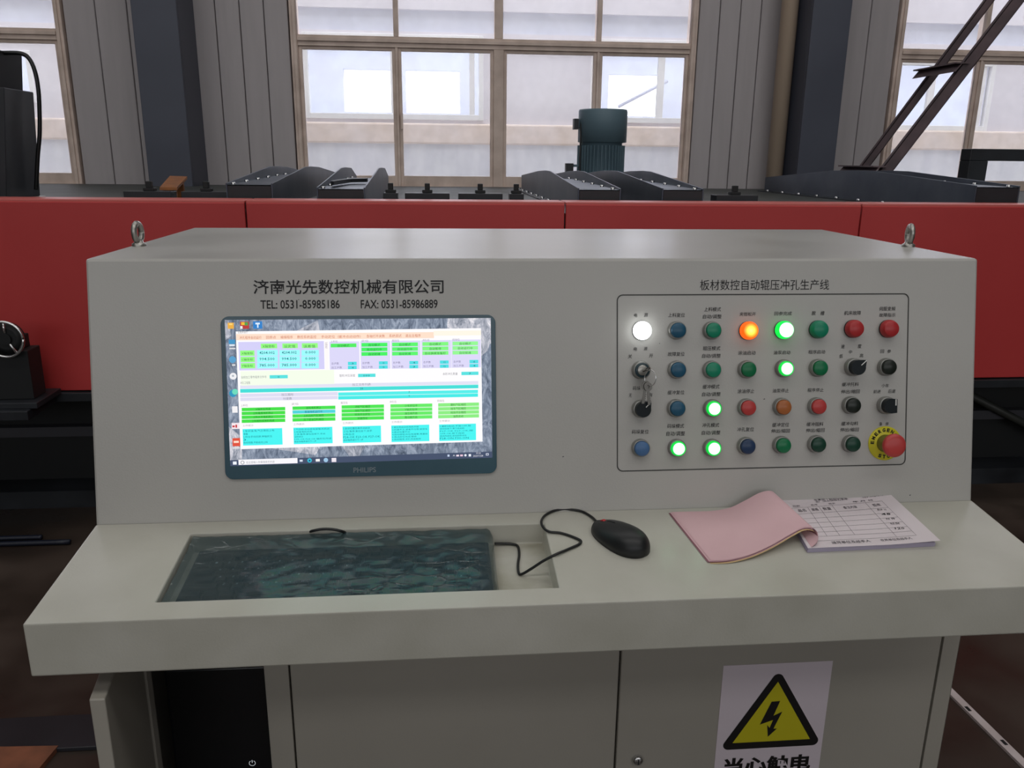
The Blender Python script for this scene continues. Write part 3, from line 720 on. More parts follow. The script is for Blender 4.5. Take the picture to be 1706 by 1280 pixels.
# rotary switches
def knob_mesh(ang, square=False):
    m = MB(); r = .0124
    pts = []
    if square:
        pts = [(r*math.cos(a), r*math.sin(a)) for a in [PI/2+PI*i/16 for i in range(17)]]+[(.0098, -.0115), (.0098, .0115)]
    else:
        n = 26
        for i in range(n+1):
            a = ang+.62+(2*PI-1.24)*i/n; pts.append((r*math.cos(a), r*math.sin(a)))
        pts.append((.0185*math.cos(ang), .0185*math.sin(ang)))
    m.prism([(x, y, .0102) for x, y in pts], (0, 0, .011), BLK)
    return m.mesh('knob')
def mark_mesh(ang, square=False):
    m = MB(); M_w = mat('marker_white', (235, 235, 230), .5)
    if square: m.box(.0062, .0080, .001, .0113, .0212, .0217, M_w)
    else:
        d = Vector((math.cos(ang), math.sin(ang), 0)); n = Vector((-d.y, d.x, 0))
        m.obox(d*.0055-n*.0007+Vector((0, 0, .0212)), d*.0122, n*.0014, (0, 0, .0005), M_w)
    return m.mesh('pointer_mark')
ME_kring = rmesh('bezel', [(.0150, 0), (.0150, .005), (.0145, .0095), (.0130, .0102), (0, .0102)], M_ring)
for u, v, ang, sq, lab in ((1420, 611.6, .72, False, 'black rotary switch pointing up right, second row'), (1067, 681, .80, False, 'black rotary switch below the hanging keys'), (1474, 675, 0, True, 'black square-tipped rotary switch above the emergency stop')):
    o, q = place(ME_kring, 'rotary_switch', con, u, v); o['label'] = lab
    sub(knob_mesh(ang, sq), 'knob', o); sub(mark_mesh(ang, sq), 'pointer_mark', o)
# key switch
o, q = place(rmesh('bezel', [(.0150, 0), (.0150, .005), (.0143, .0095), (.0130, .0105), (0, .0105)], M_ring), 'key_switch', con, 1067, 616.5); o['label'] = 'round key switch with a silver barrel, second row left'
sub(rmesh('cap', [(.0122, .0106), (.0122, .013), (0.0112, .014), (0, .014)], mat('key_barrel', (40, 62, 70), .35)), 'barrel', o)
sub(rmesh('disc', [(.0085, .0141), (.0085, .0150), (.0075, .0156), (0, .0156)], M_zinc), 'lock_face', o)
KQ = q
# emergency stop
u, v = 1473.5, 738.6
o, q = place(rmesh('plate', [(.0290, 0), (.0290, .0015), (0, .0015)], mat('yellow_plate', (226, 214, 40), .5, rgb2=(206, 198, 44), vscale=30), 48), 'emergency_stop', con, u, v); o['label'] = 'red mushroom emergency stop button on a round yellow plate'
sub(rmesh('collar', [(.0150, .0016), (.0150, .010), (.0120, .012), (.0105, .020), (.0105, .024)], mat('collar_olive', (120, 116, 40), .5)), 'collar', o)
sub(rmesh('mushroom', [(.011, .0225), (.0185, .0245), (.0198, .0275), (.0196, .031), (.0180, .0335), (.012, .0348), (0, .0352)], REDC), 'mushroom_head', o)
m = MB(); M_blk_ = mat('plate_print_black', (12, 12, 10), .6)
def arc_text(s, r, a0, a1, h, wd, flip=False):
    n = len(s)
    for i, ch in enumerate(s):
        a = a0+(a1-a0)*i/(n-1); rd = Vector((math.cos(a), math.sin(a), 0)); tg = Vector((math.sin(a), -math.cos(a), 0))
        if flip: rd2, tg2 = -rd, -tg
        else: rd2, tg2 = rd, tg
        put_text(m, ch, rd*r+Vector((0, 0, .0015)), tg2, rd2, wd*(.45 if ch == 'I' else 1), h, M_blk_, .0004, .05)
arc_text('EMERGENCY', .0228, math.radians(175), math.radians(18), .0062, .0052)
arc_text('STOP', .0228, math.radians(-113), math.radians(-55), .0062, .0055, True)
sub(m.mesh('lettering'), 'plate_lettering', o)
# lifting eyes
for u, v, zz in ((232, 410, ZT), (1513, 411, ZT)):
    b = atz(u, v, ZT); c0 = b+Vector((0, 0, .0235))
    ex = Vector((.14 if u < 800 else .22, 1, 0)).normalized()
    ring = [c0+ex*(.0130*math.cos(a))+Vector((0, 0, .0155*math.sin(a))) for a in [2*PI*i/28 for i in range(29)]]
    e = MB().tube(ring, .0050, M_zinc, 10).lathe([(.012, 0), (.012, .004), (.008, .0065), (.006, .012)], M_zinc, b, (0, 0, 1), 20)
    e.build('lifting_eye', con)

# ---- monitor set into the panel
E0 = emit
mon = empty('monitor', onp(600, 797, 0), 'wide flat monitor with black bezel showing green and cyan status fields', 'monitor')
def npt(u, v): q = onp(u, v)-P0; return q.x, q.dot(PU)
xa, va = npt(368, 527); xb, _ = npt(825, 525); _, vb = npt(826, 790); _, va2 = npt(823, 525); _, vb2 = npt(373, 797)
va = (va+va2)/2; vb = (vb+vb2)/2
M_bez = mat('bezel_glossy_black', (58, 92, 106), .25, rgb2=(52, 84, 98), vscale=8)
out = rrect(xa, xb, vb, va, .013, 8)
m = MB().prism([pp(x, v)+PN*.0003 for x, v in out], PN*.0034, M_bez)
bez = m.build('bezel', mon, .0008)
# screen picture: every field in the screen's own coordinates (measured in thousandths of the picture)
K = .28136
def scr(c, r, lift): return onp(360+c*K, 440+r*K, .0038+lift)
def slope(r): return -.008-.0225*(r-330)/865
UI = MB()
EMC = {}
def em(rgb, s=1.0):
    k = ('%d_%d_%d' % rgb)
    if k not in EMC: EMC[k] = emit('screen_'+k, rgb, s)
    return EMC[k]
def quad(x0, y0, x1, y1, rgb, lay):
    def lean(x): return .037-.030*(x-60)/1565
    m = em(rgb) if isinstance(rgb, tuple) else rgb
    s0, s1 = slope(y0), slope(y1)
    l0, l1 = lean(x0), lean(x1)
    P = [(x0, y0), (x1, y0+s0*(x1-x0)), (x1+l1*(y1-y0), y1+s1*(x1-x0)), (x0+l0*(y1-y0), y1)]
    UI.add([scr(c, r, lay*.00008) for c, r in P][::-1], [(0, 1, 2, 3)], m)
def stxt(s, x0, y0, x1, y1, rgb, lay=5, res=1, bold=.0):
    c = scr((x0+x1)/2, (y0+y1)/2, 0); a = scr(x0, y0-slope(y0)*0, 0); sl = slope((y0+y1)/2)
    L_ = scr(x0, (y0+y1)/2-sl*(x1-x0)/2, 0); R_ = scr(x1, (y0+y1)/2+sl*(x1-x0)/2, 0)
    T_ = scr((x0+x1)/2, y0, 0); B_ = scr((x0+x1)/2, y1, 0)
    ex = (R_-L_).normalized(); ey = PN.cross(ex)
    put_text(UI, s, c, ex, ey, (R_-L_).length, (T_-B_).length, em(rgb), lay*.00008, bold, res)
# wallpaper: blue-grey rock faces
wp = bpy.data.materials.new('screen_wallpaper'); wp.use_nodes = True
N = wp.node_tree.nodes; L = wp.node_tree.links; b = N['Principled BSDF']; b.inputs['Base Color'].default_value = (0, 0, 0, 1); b.inputs['Roughness'].default_value = .4
tcw = N.new('ShaderNodeTexCoord'); n1 = N.new('ShaderNodeTexNoise'); n1.inputs['Scale'].default_value = 55; n1.inputs['Detail'].default_value = 9; n1.inputs['Roughness'].default_value = .75; n1.inputs['Distortion'].default_value = 1.5
mpw = N.new('ShaderNodeMapping'); mpw.inputs['Rotation'].default_value = (0, .6, 0); mpw.inputs['Scale'].default_value = (1.5, 1, .6)
L.new(tcw.outputs['Object'], mpw.inputs[0]); L.new(mpw.outputs[0], n1.inputs['Vector'])
r1 = N.new('ShaderNodeValToRGB'); L.new(n1.outputs[0], r1.inputs[0])
r1.color_ramp.elements[0].position = .36; r1.color_ramp.elements[0].color = lin((84, 96, 112)); r1.color_ramp.elements[1].position = .66; r1.color_ramp.elements[1].color = lin((206, 212, 220))
e_ = r1.color_ramp.elements.new(.5); e_.color = lin((146, 156, 170))
n3 = N.new('ShaderNodeTexVoronoi'); n3.inputs['Scale'].default_value = 14; L.new(tcw.outputs['Object'], n3.inputs['Vector'])
r3 = N.new('ShaderNodeValToRGB'); L.new(n3.outputs['Color'], r3.inputs[0])
r3.color_ramp.elements[0].color = (.75, .8, .9, 1); r3.color_ramp.elements[1].color = (1.6, 1.45, 1.4, 1); r3.color_ramp.interpolation = 'CONSTANT'; r3.color_ramp.elements[1].position = .62
mm_ = N.new('ShaderNodeMix'); mm_.data_type = 'RGBA'; mm_.blend_type = 'MULTIPLY'; mm_.inputs[0].default_value = 1
L.new(r1.outputs[0], mm_.inputs[6]); L.new(r3.outputs[0], mm_.inputs[7]); L.new(mm_.outputs[2], b.inputs['Emission Color']); b.inputs['Emission Strength'].default_value = .9
UI.add([scr(*p, 0) for p in ((55, 332), (88, 1195), (1635, 1145), (1625, 320))], [(0, 1, 2, 3)], wp)
# application window
WHT = (255, 253, 255)
UI.add([scr(c, r, .00008) for c, r in ((120, 400), (148, 1095), (1577, 1050), (1568, 380))], [(0, 1, 2, 3)], em(WHT))
quad(122, 415, 1290, 452, (255, 226, 205), 2); quad(1288, 396, 1568, 425, (255, 248, 232), 2)
stxt('主程序运行', 133, 399, 190, 411, (120, 110, 110))
for s, a, b_ in (('冲孔程序自动运行', 143, 272), ('回原点', 300, 358), ('编辑程序', 385, 457), ('数控系统监控', 483, 596), ('手动定位（缓冲点动动作）', 625, 858), ('各轴打开次数', 892, 1000), ('系统调试', 1026, 1098), ('退出主程序', 1122, 1212)):
    yy = 436-.012*(a-143); stxt(s, a, yy-9, b_, yy+9, (205, 105, 70))
quad(135, 462, 640, 630, (214, 210, 250), 2)
for a, b_, s in ((278, 358, 'X轴坐标'), (405, 480, '设定值'), (520, 598, '误差值')): quad(a-10, 472-.01*(a-278), b_+6, 500-.01*(a-278), (150, 255, 130), 3); stxt(s, a, 478, b_-8, 496, (40, 110, 50))
for r, row in enumerate((('X轴坐标', '4204.002', '4204.002', '0.000'), ('C轴坐标', '994.500', '994.500', '0.000'), ('Y轴坐标', '785.000', '785.000', '0.000'))):
    y = 513+r*37
    quad(146+2*r, y, 230+2*r, y+31, (150, 255, 130), 3); stxt(row[0], 155, y+8, 222, y+23, (40, 110, 50))
    for (a, b_), s in zip(((246, 368), (378, 498), (508, 610)), row[1:]):
        quad(a, y-3, b_, y+31, (158, 255, 255), 3); stxt(s, a+22 if len(s) < 7 else a+14, y+4-.01*(a-246), b_-18, y+20-.01*(a-246), (20, 110, 130), bold=.01)
quad(645, 458, 664, 625, (255, 250, 250), 3); stxt('自动运行', 648, 462, 662, 500, (150, 140, 160))
GR = [((672, 455), 680, 832, (84, 240, 100)), ((855, 452), 862, 1015, (70, 245, 100)), ((1037, 450), 1043, 1195, (92, 248, 112)), ((1215, 447), 1222, 1375, (130, 250, 130)), ((1393, 444), 1400, 1550, (150, 250, 150))]
for k, ((gx, gy), a, b_, col) in enumerate(GR):
    quad(gx, gy+5, b_+16, gy+170, (222, 218, 250), 2)
    stxt(('上料位', '定位', '辊压位', '冲孔位', '码垛位')[k], a, gy-3, a+42, gy+10, (140, 130, 160))
    rows = 1 if k == 0 else 3
    for i in range(rows):
        y = (472 if k == 0 else gy+16)+i*27
        quad(a, y, b_, y+22, col, 3)
        s = ('自动模式', '自动运行中' if k != 3 else '自动暂停', '自动就绪' if k != 3 else '自动换模准备好')[i]
        wd = 34+(len(s)-4)*9; c = (a+b_)/2; stxt(s, c-wd, y+4, c+wd, y+19, (20, 110, 40))
    for i, s in enumerate(('总步数', '加工步数')):
        y = gy+125+i*24; stxt(s, a+5, y+2, a+5+(44 if i == 0 else 62), y+16, (120, 115, 150))
        quad(b_-50, y-1, b_+2, y+19, (80, 225, 230), 3); stxt(('3', '0', '4', '12', '6')[k] if i == 0 else ('4', '0', '3', '12', '4')[k], b_-28, y+4, b_-16, y+14, (20, 70, 90))
quad(148, 635, 700, 720, (246, 255, 236), 2)
for s, a, b_, y in (('当前加工零件程序文件号', 152, 302, 669), ('辊轮冲压深度', 732, 825, 660), ('本轮冲孔数量', 1342, 1430, 650), ('冲孔工程图', 146, 205, 703), ('加工文件列表', 808, 918, 713), ('加工图形', 390, 462, 773), ('分度数', 400, 452, 796)): stxt(s, a, y-8, b_, y+8, (140, 140, 150))
for a, b_, y, s in ((320, 427, 658, '0'), (842, 945, 650, '100'), (1452, 1553, 638, '7')): quad(a, y, b_, y+20, (90, 228, 226), 3); stxt(s, (a+b_)/2-6*len(s), y+5, (a+b_)/2+6*len(s), y+15, (20, 80, 90))
quad(146, 718, 1552, 738, (228, 228, 246), 2)
quad(146, 740, 1552, 762, (70, 224, 218), 3); stxt('25', 855, 731, 872, 742, (20, 100, 110))
quad(146, 768, 722, 788, (224, 222, 244), 3); quad(147, 791, 722, 811, (224, 222, 244), 3)
quad(725, 760, 1550, 780, (86, 240, 236), 3); quad(725, 782, 1550, 802, (70, 236, 232), 3)
stxt('7', 1140, 752, 1148, 763, (10, 80, 90)); stxt('0', 1140, 774, 1148, 785, (10, 80, 90))
ST = [(155, 412, 851, (70, 226, 72)), (455, 708, 843, (72, 228, 80)), (745, 995, 836, (78, 232, 84)), (1033, 1280, 830, (104, 238, 104)), (1315, 1556, 824, (142, 240, 132))]
STT = [('X轴定位完成', '上料垂直电机停止', '上料水平电机停止', '上料吸料或放料完成'), ('送料电机停止', '辊道电机运行中', '上料压料气缸缩回', '压下辊油压料缩回'), ('冲料气缸缩回', '挡料气缸缩回', '码垛平台定位', '测速传动'), ('小车定位中', 'Y轴定位中', '液压阀开启', '推动脚开启'), ('翻料气缸缩回', '挂车气缸缩回', '码垛平台缩回', '油泵启动')]
TXT = [['1.定位后车伸轴未在原始,伸轴不', '原点', '2.料台未在后限,伸轴未在限位', '3.', '伺服器未,不能启动,上料不能']]
for k, (a, b_, y0, col) in enumerate(ST):
    stxt(('上料位', '定位', '辊压位', '冲孔位', '码垛位')[k], a-5, y0-22, a+36, y0-8, (150, 140, 150))
    for i in range(4):
        y = y0+i*23; cc = (82, 214, 222) if (k == 1 and i == 1) else col
        quad(a, y, b_, y+20, cc, 3); s = STT[k][i]; wd = len(s)*7.4; c = (a+b_)/2-2; yy = y+slope(y)*(b_-a)/2
        stxt(s, c-wd, yy+3, c+wd, yy+17, (20, 110, 40) if cc == col else (20, 90, 120))
    x0, y1 = a+5, y0+125; stxt('工作提示', a+6, y0+98, a+70, y0+110, (160, 150, 160))
    quad(x0, y1, b_-18, y1+98, (74, 246, 244), 3)
    lines = [['1.车间油,电,气正常后上电', '准备', '2.料台手动回原,伸轴定位', '3.', '启动伺服,不能启动上料'], ['1.气压低,料位低有报警,料机定', '2.检查电机方向', '三体,暂停,复位后按下,手动', '运转状态', '3.F5-OK F24-OK 轴定位完成', '按启动程序进行下一步'], ['1.启动位置后再手动启动', '工位,暂停,复位后下,双手', '3.料台正', 'F24-OK F23-OK F27-OK', '启动程序进行下一步'], ['1.液压泵启动后电机不转', '2.机器不正,或者不归零,按停车', '3.原点位置不对', '4.启动按钮,料位有报警,再重启', '5.原点定位完成,等待', '6.启动程序,冲孔完成按停'], ['1.翻料启动,不能OFF,按', '启动后按下,等下启动码', 'F27-OK F29-OK,按', 'OFF-OK,按下启动', '启动完成后,自动回原点位', 'F28-ON F30-ON']][k]
    hh = 86/len(lines)
    for i, s in enumerate(lines):
        wd = min(b_-a-34, 13*len(s)); y = y1+6+i*hh; sh = slope(y)*wd/2
        stxt(s, x0+6, y+sh, x0+6+wd, y+sh+hh*.72, (8, 104, 120))
# desktop icons
for x0, y0, x1, y1, c in ((72, 348, 108, 384, (238, 176, 70)), (80, 352, 100, 362, (255, 214, 120)), (145, 342, 198, 384, (190, 60, 60)), (152, 345, 172, 362, (240, 190, 60)), (172, 345, 192, 364, (90, 160, 80)), (146, 368, 160, 384, (240, 240, 240)), (222, 340, 276, 384, (50, 130, 205)), (236, 348, 262, 358, (225, 240, 255)), (246, 358, 254, 378, (225, 240, 255)),
                           (78, 448, 116, 474, (70, 150, 200)), (82, 476, 114, 486, (225, 235, 245)), (82, 497, 118, 504, (230, 230, 230)), (98, 594, 118, 602, (230, 230, 230)), (98, 842, 130, 880, (244, 242, 244)), (95, 940, 142, 976, (248, 232, 238)), (118, 950, 128, 968, (200, 60, 70)), (100, 955, 114, 966, (200, 60, 70)), (100, 1030, 146, 1078, (226, 84, 62)), (108, 1046, 138, 1058, (255, 225, 205)), (102, 1084, 144, 1092, (225, 225, 225))):
    quad(x0, y0, x1, y1, c, 2 if x1-x0 > 30 else 3)
def disc(c, r, rad, rgb, lay):
    n = 16; C = scr(c, r, lay*.00008); R = rad*K*.00096
    UI.add([C+PX*R*math.cos(2*PI*i/n)+PU*R*math.sin(2*PI*i/n) for i in range(n)], [tuple(range(n))], em(rgb))
disc(101, 566, 20, (90, 160, 205), 2); disc(105, 664, 20, (240, 240, 244), 2); disc(104, 662, 6, (170, 180, 190), 3); disc(104, 765, 22, (50, 150, 190), 2); disc(116, 756, 17, (110, 220, 190), 3)
# taskbar
UI.add([scr(c, r, .00008) for c, r in ((87, 1160), (88, 1195), (1635, 1145), (1634, 1109))], [(0, 1, 2, 3)], em((70, 82, 108)))
quad(136, 1157, 484, 1188, (250, 248, 252), 2); quad(103, 1168, 125, 1186, (240, 245, 255), 2)
disc(160, 1174, 11, (120, 120, 130), 3); disc(160, 1174, 8, (250, 248, 252), 4); stxt('在这里输入你要搜索的内容', 182, 1164, 350, 1178, (150, 150, 160))
quad(497, 1157, 515, 1169, (215, 225, 240), 2); disc(556, 1161, 13, (60, 190, 215), 2); disc(556, 1162, 5, (20, 60, 110), 3); quad(592, 1153, 616, 1168, (245, 245, 245), 2); disc(652, 1159, 13, (160, 200, 230), 2); quad(686, 1147, 713, 1171, (240, 232, 240), 2)
quad(1422, 1128, 1438, 1138, (245, 225, 240), 2); quad(1445, 1127, 1461, 1137, (245, 205, 225), 2); disc(1476, 1131, 7, (235, 240, 250), 2); quad(1495, 1124, 1509, 1138, (235, 240, 250), 2); quad(1597, 1119, 1613, 1132, (230, 235, 250), 2); quad(1600, 1122, 1610, 1129, (70, 82, 108), 3)
quad(1370, 1127, 1382, 1139, (200, 215, 240), 2); stxt('^', 1402, 1128, 1414, 1136, (235, 240, 250)); stxt('15:23', 1540, 1113, 1566, 1123, (240, 240, 250)); stxt('2023/11/28', 1522, 1129, 1580, 1139, (240, 240, 250))
so = UI.build('screen', mon)
m = MB(); put_text(m, 'PHILIPS', onp(608, 782.5), PX, PU, .0355, .0082, mat('logo_grey', (128, 140, 146), .4), .0040, .01, 4); m.build('brand_lettering', mon)

# ---- keys hanging in the key switch
M_key = mat('key_nickel', (104, 102, 98), .3, metal=1)
kr = empty('key_bunch', KQ+PN*.0142, 'bunch of small steel keys hanging from the key switch', 'keys')
def kp(x, v, h): return KQ+PX*x+PU*v+PN*h
def key(pos, ax, sd, nrm, length, name='key'):
    m = MB(); r = .0075
    o_ = [(r*math.cos(2*PI*i/20), r*math.sin(2*PI*i/20)*.9) for i in range(20)]; i_ = [(x*.38, y*.38) for x, y in o_]
    n = 20; f3 = lambda x, y, h: pos+ax*(-x)+sd*y+nrm*h
    vs = [f3(x, y, .0) for x, y in o_]+[f3(x, y, 0) for x, y in i_]+[f3(x, y, .002) for x, y in o_]+[f3(x, y, .002) for x, y in i_]
    fs = []
    for i in range(n):
        j = (i+1) % n; fs += [(i, j, n+j, n+i), (2*n+i, 3*n+i, 3*n+j, 2*n+j), (i, 2*n+i, 2*n+j, j), (n+i, n+j, 3*n+j, 3*n+i)]
    m.add(vs, fs, M_key)
    m.obox(pos+ax*r*.8-sd*.0022+nrm*.0002, ax*length, sd*.0044, nrm*.0016, M_key)
    for k in range(4): m.obox(pos+ax*(r*.8+length*.35+k*length*.14)+sd*.0022+nrm*.0002, ax*length*.07, sd*.0012, nrm*.0016, M_key)
    return m.build(name, kr)
key(kp(.0035, .001, .026), -PN, (PX+PU*.5).normalized(), (PU-PX*.5).normalized(), .005)
key(kp(.006, -.026, .0245), (-PU+PX*.06).normalized(), PX, PN, .024)
key(kp(.003, -.024, .0215), (-PU-PX*.16).normalized(), PX, PN, .024)
cc = kp(.0095, -.012, .026)
MB().tube([cc+PU*(.013*math.cos(a))+(PX*.45+PN*.3).normalized()*(.0095*math.sin(a)) for a in [2*PI*i/30 for i in range(31)]], .0008, M_chrome, 6).build('split_ring', kr)

# ---- keyboard in the sunk tray
kb = empty('keyboard', dk(-.33, .04, -hd+.0005), 'black computer keyboard under plastic film in the sunk tray', 'keyboard')
kx0, kx1, kv0, kv1, kh = -.556, -.112, .042, .192, -.020
M_kb = mat('keyboard_black', (18, 22, 28), .45)
KBp = [dk(kx0, kv0, -hd+.0006), dk(kx1, kv0, -hd+.0006), dk(kx1, kv1, -hd+.0006), dk(kx0, kv1, -hd+.0006)]
MB().prism(KBp, DN*(hd+kh), M_kb).build('keyboard_case', kb, .003)
kmesh = {}
def keym(wd, dp=.0150):
    k = (round(wd, 4), dp)
    if k not in kmesh:
        m = MB(); a, b = wd/2, dp/2; t = .0018
        vs = [(-a, -b, 0), (a, -b, 0), (a, b, 0), (-a, b, 0), (-a+t, -b+t*.6, .006), (a-t, -b+t*.6, .006), (a-t, b-t*1.3, .006), (-a+t, b-t*1.3, .006)]
        m.add(vs, [(4, 5, 6, 7), (0, 1, 5, 4), (1, 2, 6, 5), (2, 3, 7, 6), (3, 0, 4, 7)], mat('keycap', (22, 27, 34), .4))
        kmesh[k] = m.mesh('key')
    return kmesh[k]
DROT = Matrix((PX, DV, DN)).transposed().to_euler()
U = .0184; vb0 = kv0+.022
rows = [(0, [1.25, 1.25, 1.25, 6.25, 1.25, 1.25, 1.25, 1.25]), (1, [2.25]+[1]*10+[2.75]), (2, [1.75]+[1]*11+[2.25]), (3, [1.5]+[1]*12+[1.5]), (4, [1]*13+[2]), (5.25, [1, 0, 1, 1, 1, 1, -.5, 1, 1, 1, 1, -.5, 1, 1, 1, 1])]
LEG = {1: ' ZXCVBNM,./ ', 2: ' ASDFGHJKL;\' ', 3: ' QWERTYUIOP[] ', 4: '`1234567890-= '}
leg = MB(); M_leg = mat('legend_white', (150, 160, 165), .5)
def putkey(x, v, wu, ch=None):
    clone(keym(wu*U-.0028), 'key', kb, dk(x+wu*U/2, v+U/2, kh+.0002), DROT)
    if ch and ch != ' ': put_text(leg, ch, dk(x+U*.38, v+U*.62, kh+.0066), PX, DV, .0034 if ch not in ",.;'`" else .0012, .0042 if ch not in ",.;'`-" else .0014, M_leg, 0, 0, 1)
for r, ks in rows:
    x = kx0+.012; n = 0
    for wu in ks:
        if wu <= 0: x += (.5 if wu == 0 else -wu)*U; continue
        putkey(x, vb0+r*.0181, wu, LEG.get(r, '')[n] if r in LEG and n < len(LEG[r]) else None); x += wu*U; n += 1
xn = kx0+.012+15.3*U
for r, c in [(0, 0), (0, 1), (0, 2), (1, 1), (3, 0), (3, 1), (3, 2), (4, 0), (4, 1), (4, 2), (5.25, 0), (5.25, 1), (5.25, 2)]: putkey(xn+c*U, vb0+r*.0181, 1)
xn += 3.3*U
nums = {(1, 0): '1', (1, 1): '2', (1, 2): '3', (2, 0): '4', (2, 1): '5', (2, 2): '6', (3, 0): '7', (3, 1): '8', (3, 2): '9'}
for r, c, wu in [(0, 0, 2), (0, 2, 1), (1, 0, 1), (1, 1, 1), (1, 2, 1), (2, 0, 1), (2, 1, 1), (2, 2, 1), (3, 0, 1), (3, 1, 1), (3, 2, 1), (4, 0, 1), (4, 1, 1), (4, 2, 1), (4, 3, 1), (2, 3, 1), (3, 3, 1), (0, 3, 1), (1, 3, 1)]:
    putkey(xn+c*U, vb0+r*.0181, wu, nums.get((r, c)))
leg.build('key_legends', kb)
# cable of the keyboard looping out behind
MB().tube([ond(510, 888, -.012), ond(520, 885, .0), ond(535, 882, .004), ond(552, 882, .004), ond(568, 885, .001), ond(580, 890, -.012)], .0022, M_black, 8, 4).build('keyboard_cable', kb)

# ---- crumpled clear plastic film over the keyboard
M_film = bpy.data.materials.new('clear_plastic_film'); M_film.use_nodes = True
N = M_film.node_tree.nodes; L = M_film.node_tree.links; N.remove(N['Principled BSDF'])
tr = N.new('ShaderNodeBsdfTransparent'); tr.inputs['Color'].default_value = (.88, .95, .95, 1)
gl = N.new('ShaderNodeBsdfGlossy'); gl.inputs['Roughness'].default_value = .17
df = N.new('ShaderNodeBsdfDiffuse'); df.inputs['Color'].default_value = lin((66, 92, 98))
lw = N.new('ShaderNodeFresnel'); lw.inputs['IOR'].default_value = 1.6
m1 = N.new('ShaderNodeMixShader'); m1.inputs[0].default_value = .36; m2 = N.new('ShaderNodeMixShader')
tcf = N.new('ShaderNodeTexCoord'); nf = N.new('ShaderNodeTexNoise'); nf.inputs['Scale'].default_value = 14; nf.inputs['Detail'].default_value = 2; nf.inputs['Distortion'].default_value = 2
mpf = N.new('ShaderNodeMapping'); mpf.inputs['Scale'].default_value = (.6, 1.4, 1); L.new(tcf.outputs['Object'], mpf.inputs[0])
L.new(mpf.outputs[0], nf.inputs['Vector']); bpf = N.new('ShaderNodeBump'); bpf.inputs['Strength'].default_value = 1.0; bpf.inputs['Distance'].default_value = .0014
vf = N.new('ShaderNodeTexVoronoi'); vf.feature = 'DISTANCE_TO_EDGE'; vf.inputs['Scale'].default_value = 26; L.new(mpf.outputs[0], vf.inputs['Vector'])
rf = N.new('ShaderNodeMapRange'); rf.inputs[1].default_value = 0; rf.inputs[2].default_value = .05; rf.inputs[3].default_value = .35; rf.inputs[4].default_value = 0; L.new(vf.outputs['Distance'], rf.inputs[0])
nw = N.new('ShaderNodeTexNoise'); nw.inputs['Scale'].default_value = 9; L.new(tcf.outputs['Object'], nw.inputs['Vector'])
rw = N.new('ShaderNodeMapRange'); rw.inputs[1].default_value = .5; rw.inputs[2].default_value = .62; L.new(nw.outputs[0], rw.inputs[0])
mu = N.new('ShaderNodeMath'); mu.operation = 'MULTIPLY'; L.new(rf.outputs[0], mu.inputs[0]); L.new(rw.outputs[0], mu.inputs[1])
ad = N.new('ShaderNodeMath'); ad.operation = 'ADD'; L.new(nf.outputs[0], ad.inputs[0]); L.new(mu.outputs[0], ad.inputs[1])
L.new(ad.outputs[0], bpf.inputs['Height'])
for s in (gl, lw): L.new(bpf.outputs[0], s.inputs['Normal'])
L.new(tr.outputs[0], m1.inputs[1]); L.new(df.outputs[0], m1.inputs[2])
L.new(lw.outputs[0], m2.inputs[0]); L.new(m1.outputs[0], m2.inputs[1]); L.new(gl.outputs[0], m2.inputs[2]); L.new(m2.outputs[0], N['Material Output'].inputs[0])
m = MB(); nx, ny = 90, 34; vs = []
fx0, fx1, fv0, fv1 = -.567, -.104, .0395, .2068
from mathutils import noise as mn
for j in range(ny+1):
    for i in range(nx+1):
        s, t = i/nx, j/ny; x = fx0+(fx1-fx0)*s; v = fv0+(fv1-fv0)*t
        h = -.0105+.0016*mn.noise(Vector((x*40, v*60, 0)))+.0011*abs(mn.noise(Vector((x*110, v*90, 3))))
        e = max(0, 1-s/.03); h += .003*e
        if t > .8: h += (t-.8)/.2*.0055
        if s > .985: h -= (s-.985)/.015*.016
        vs.append(dk(x, v, h))
fs = [(j*(nx+1)+i, j*(nx+1)+i+1, (j+1)*(nx+1)+i+1, (j+1)*(nx+1)+i) for j in range(ny) for i in range(nx)]
m.add(vs, fs, M_film, True)
tag(m.build('plastic_film', None, 0), 'crumpled clear plastic film covering the keyboard', 'plastic film')

# ---- mouse with cord
C = (ond(990, 880)+ond(1075, 925))/2
ms = empty('computer_mouse', C, 'black wired computer mouse with a red wheel on the desk', 'mouse')
fwd = (ond(990, 874)-ond(1072, 924)); fwd = (fwd-DN*fwd.dot(DN)).normalized(); sd = fwd.cross(DN)
def mouse_pt(s, t, lift=0):
    # s along (-1 back .. 1 front), t around 0..pi
    Lh = .055; pw = max(0, 1-abs(s)**2.4)**.5
    wdt = (.0305-.004*s)*pw; hh = (.0225-.009*s-.004*s*s)*max(0, 1-abs(s)**3)**.5+.006
    return C+fwd*s*Lh+sd*wdt*math.cos(t)+DN*(.0008+hh*math.sin(t)**.8*1.0+lift)
m = MB(); vs = []; ns, ntt = 28, 18
for i in range(ns+1):
    s = -math.cos(PI*i/ns)
    for j in range(ntt+1):
        vs.append(mouse_pt(s, PI*j/ntt) if 0 < i < ns else C+fwd*s*.055+DN*.004)
fs = [(i*(ntt+1)+j, (i+1)*(ntt+1)+j, (i+1)*(ntt+1)+j+1, i*(ntt+1)+j+1) for i in range(ns) for j in range(ntt)]
fs += [(i*(ntt+1), i*(ntt+1)+ntt, (i+1)*(ntt+1)+ntt, (i+1)*(ntt+1)) for i in range(ns)]
m.add(vs, fs, mat('mouse_black', (20, 22, 24), .42), True); m.build('mouse_body', ms)
wq = mouse_pt(.62, PI/2)
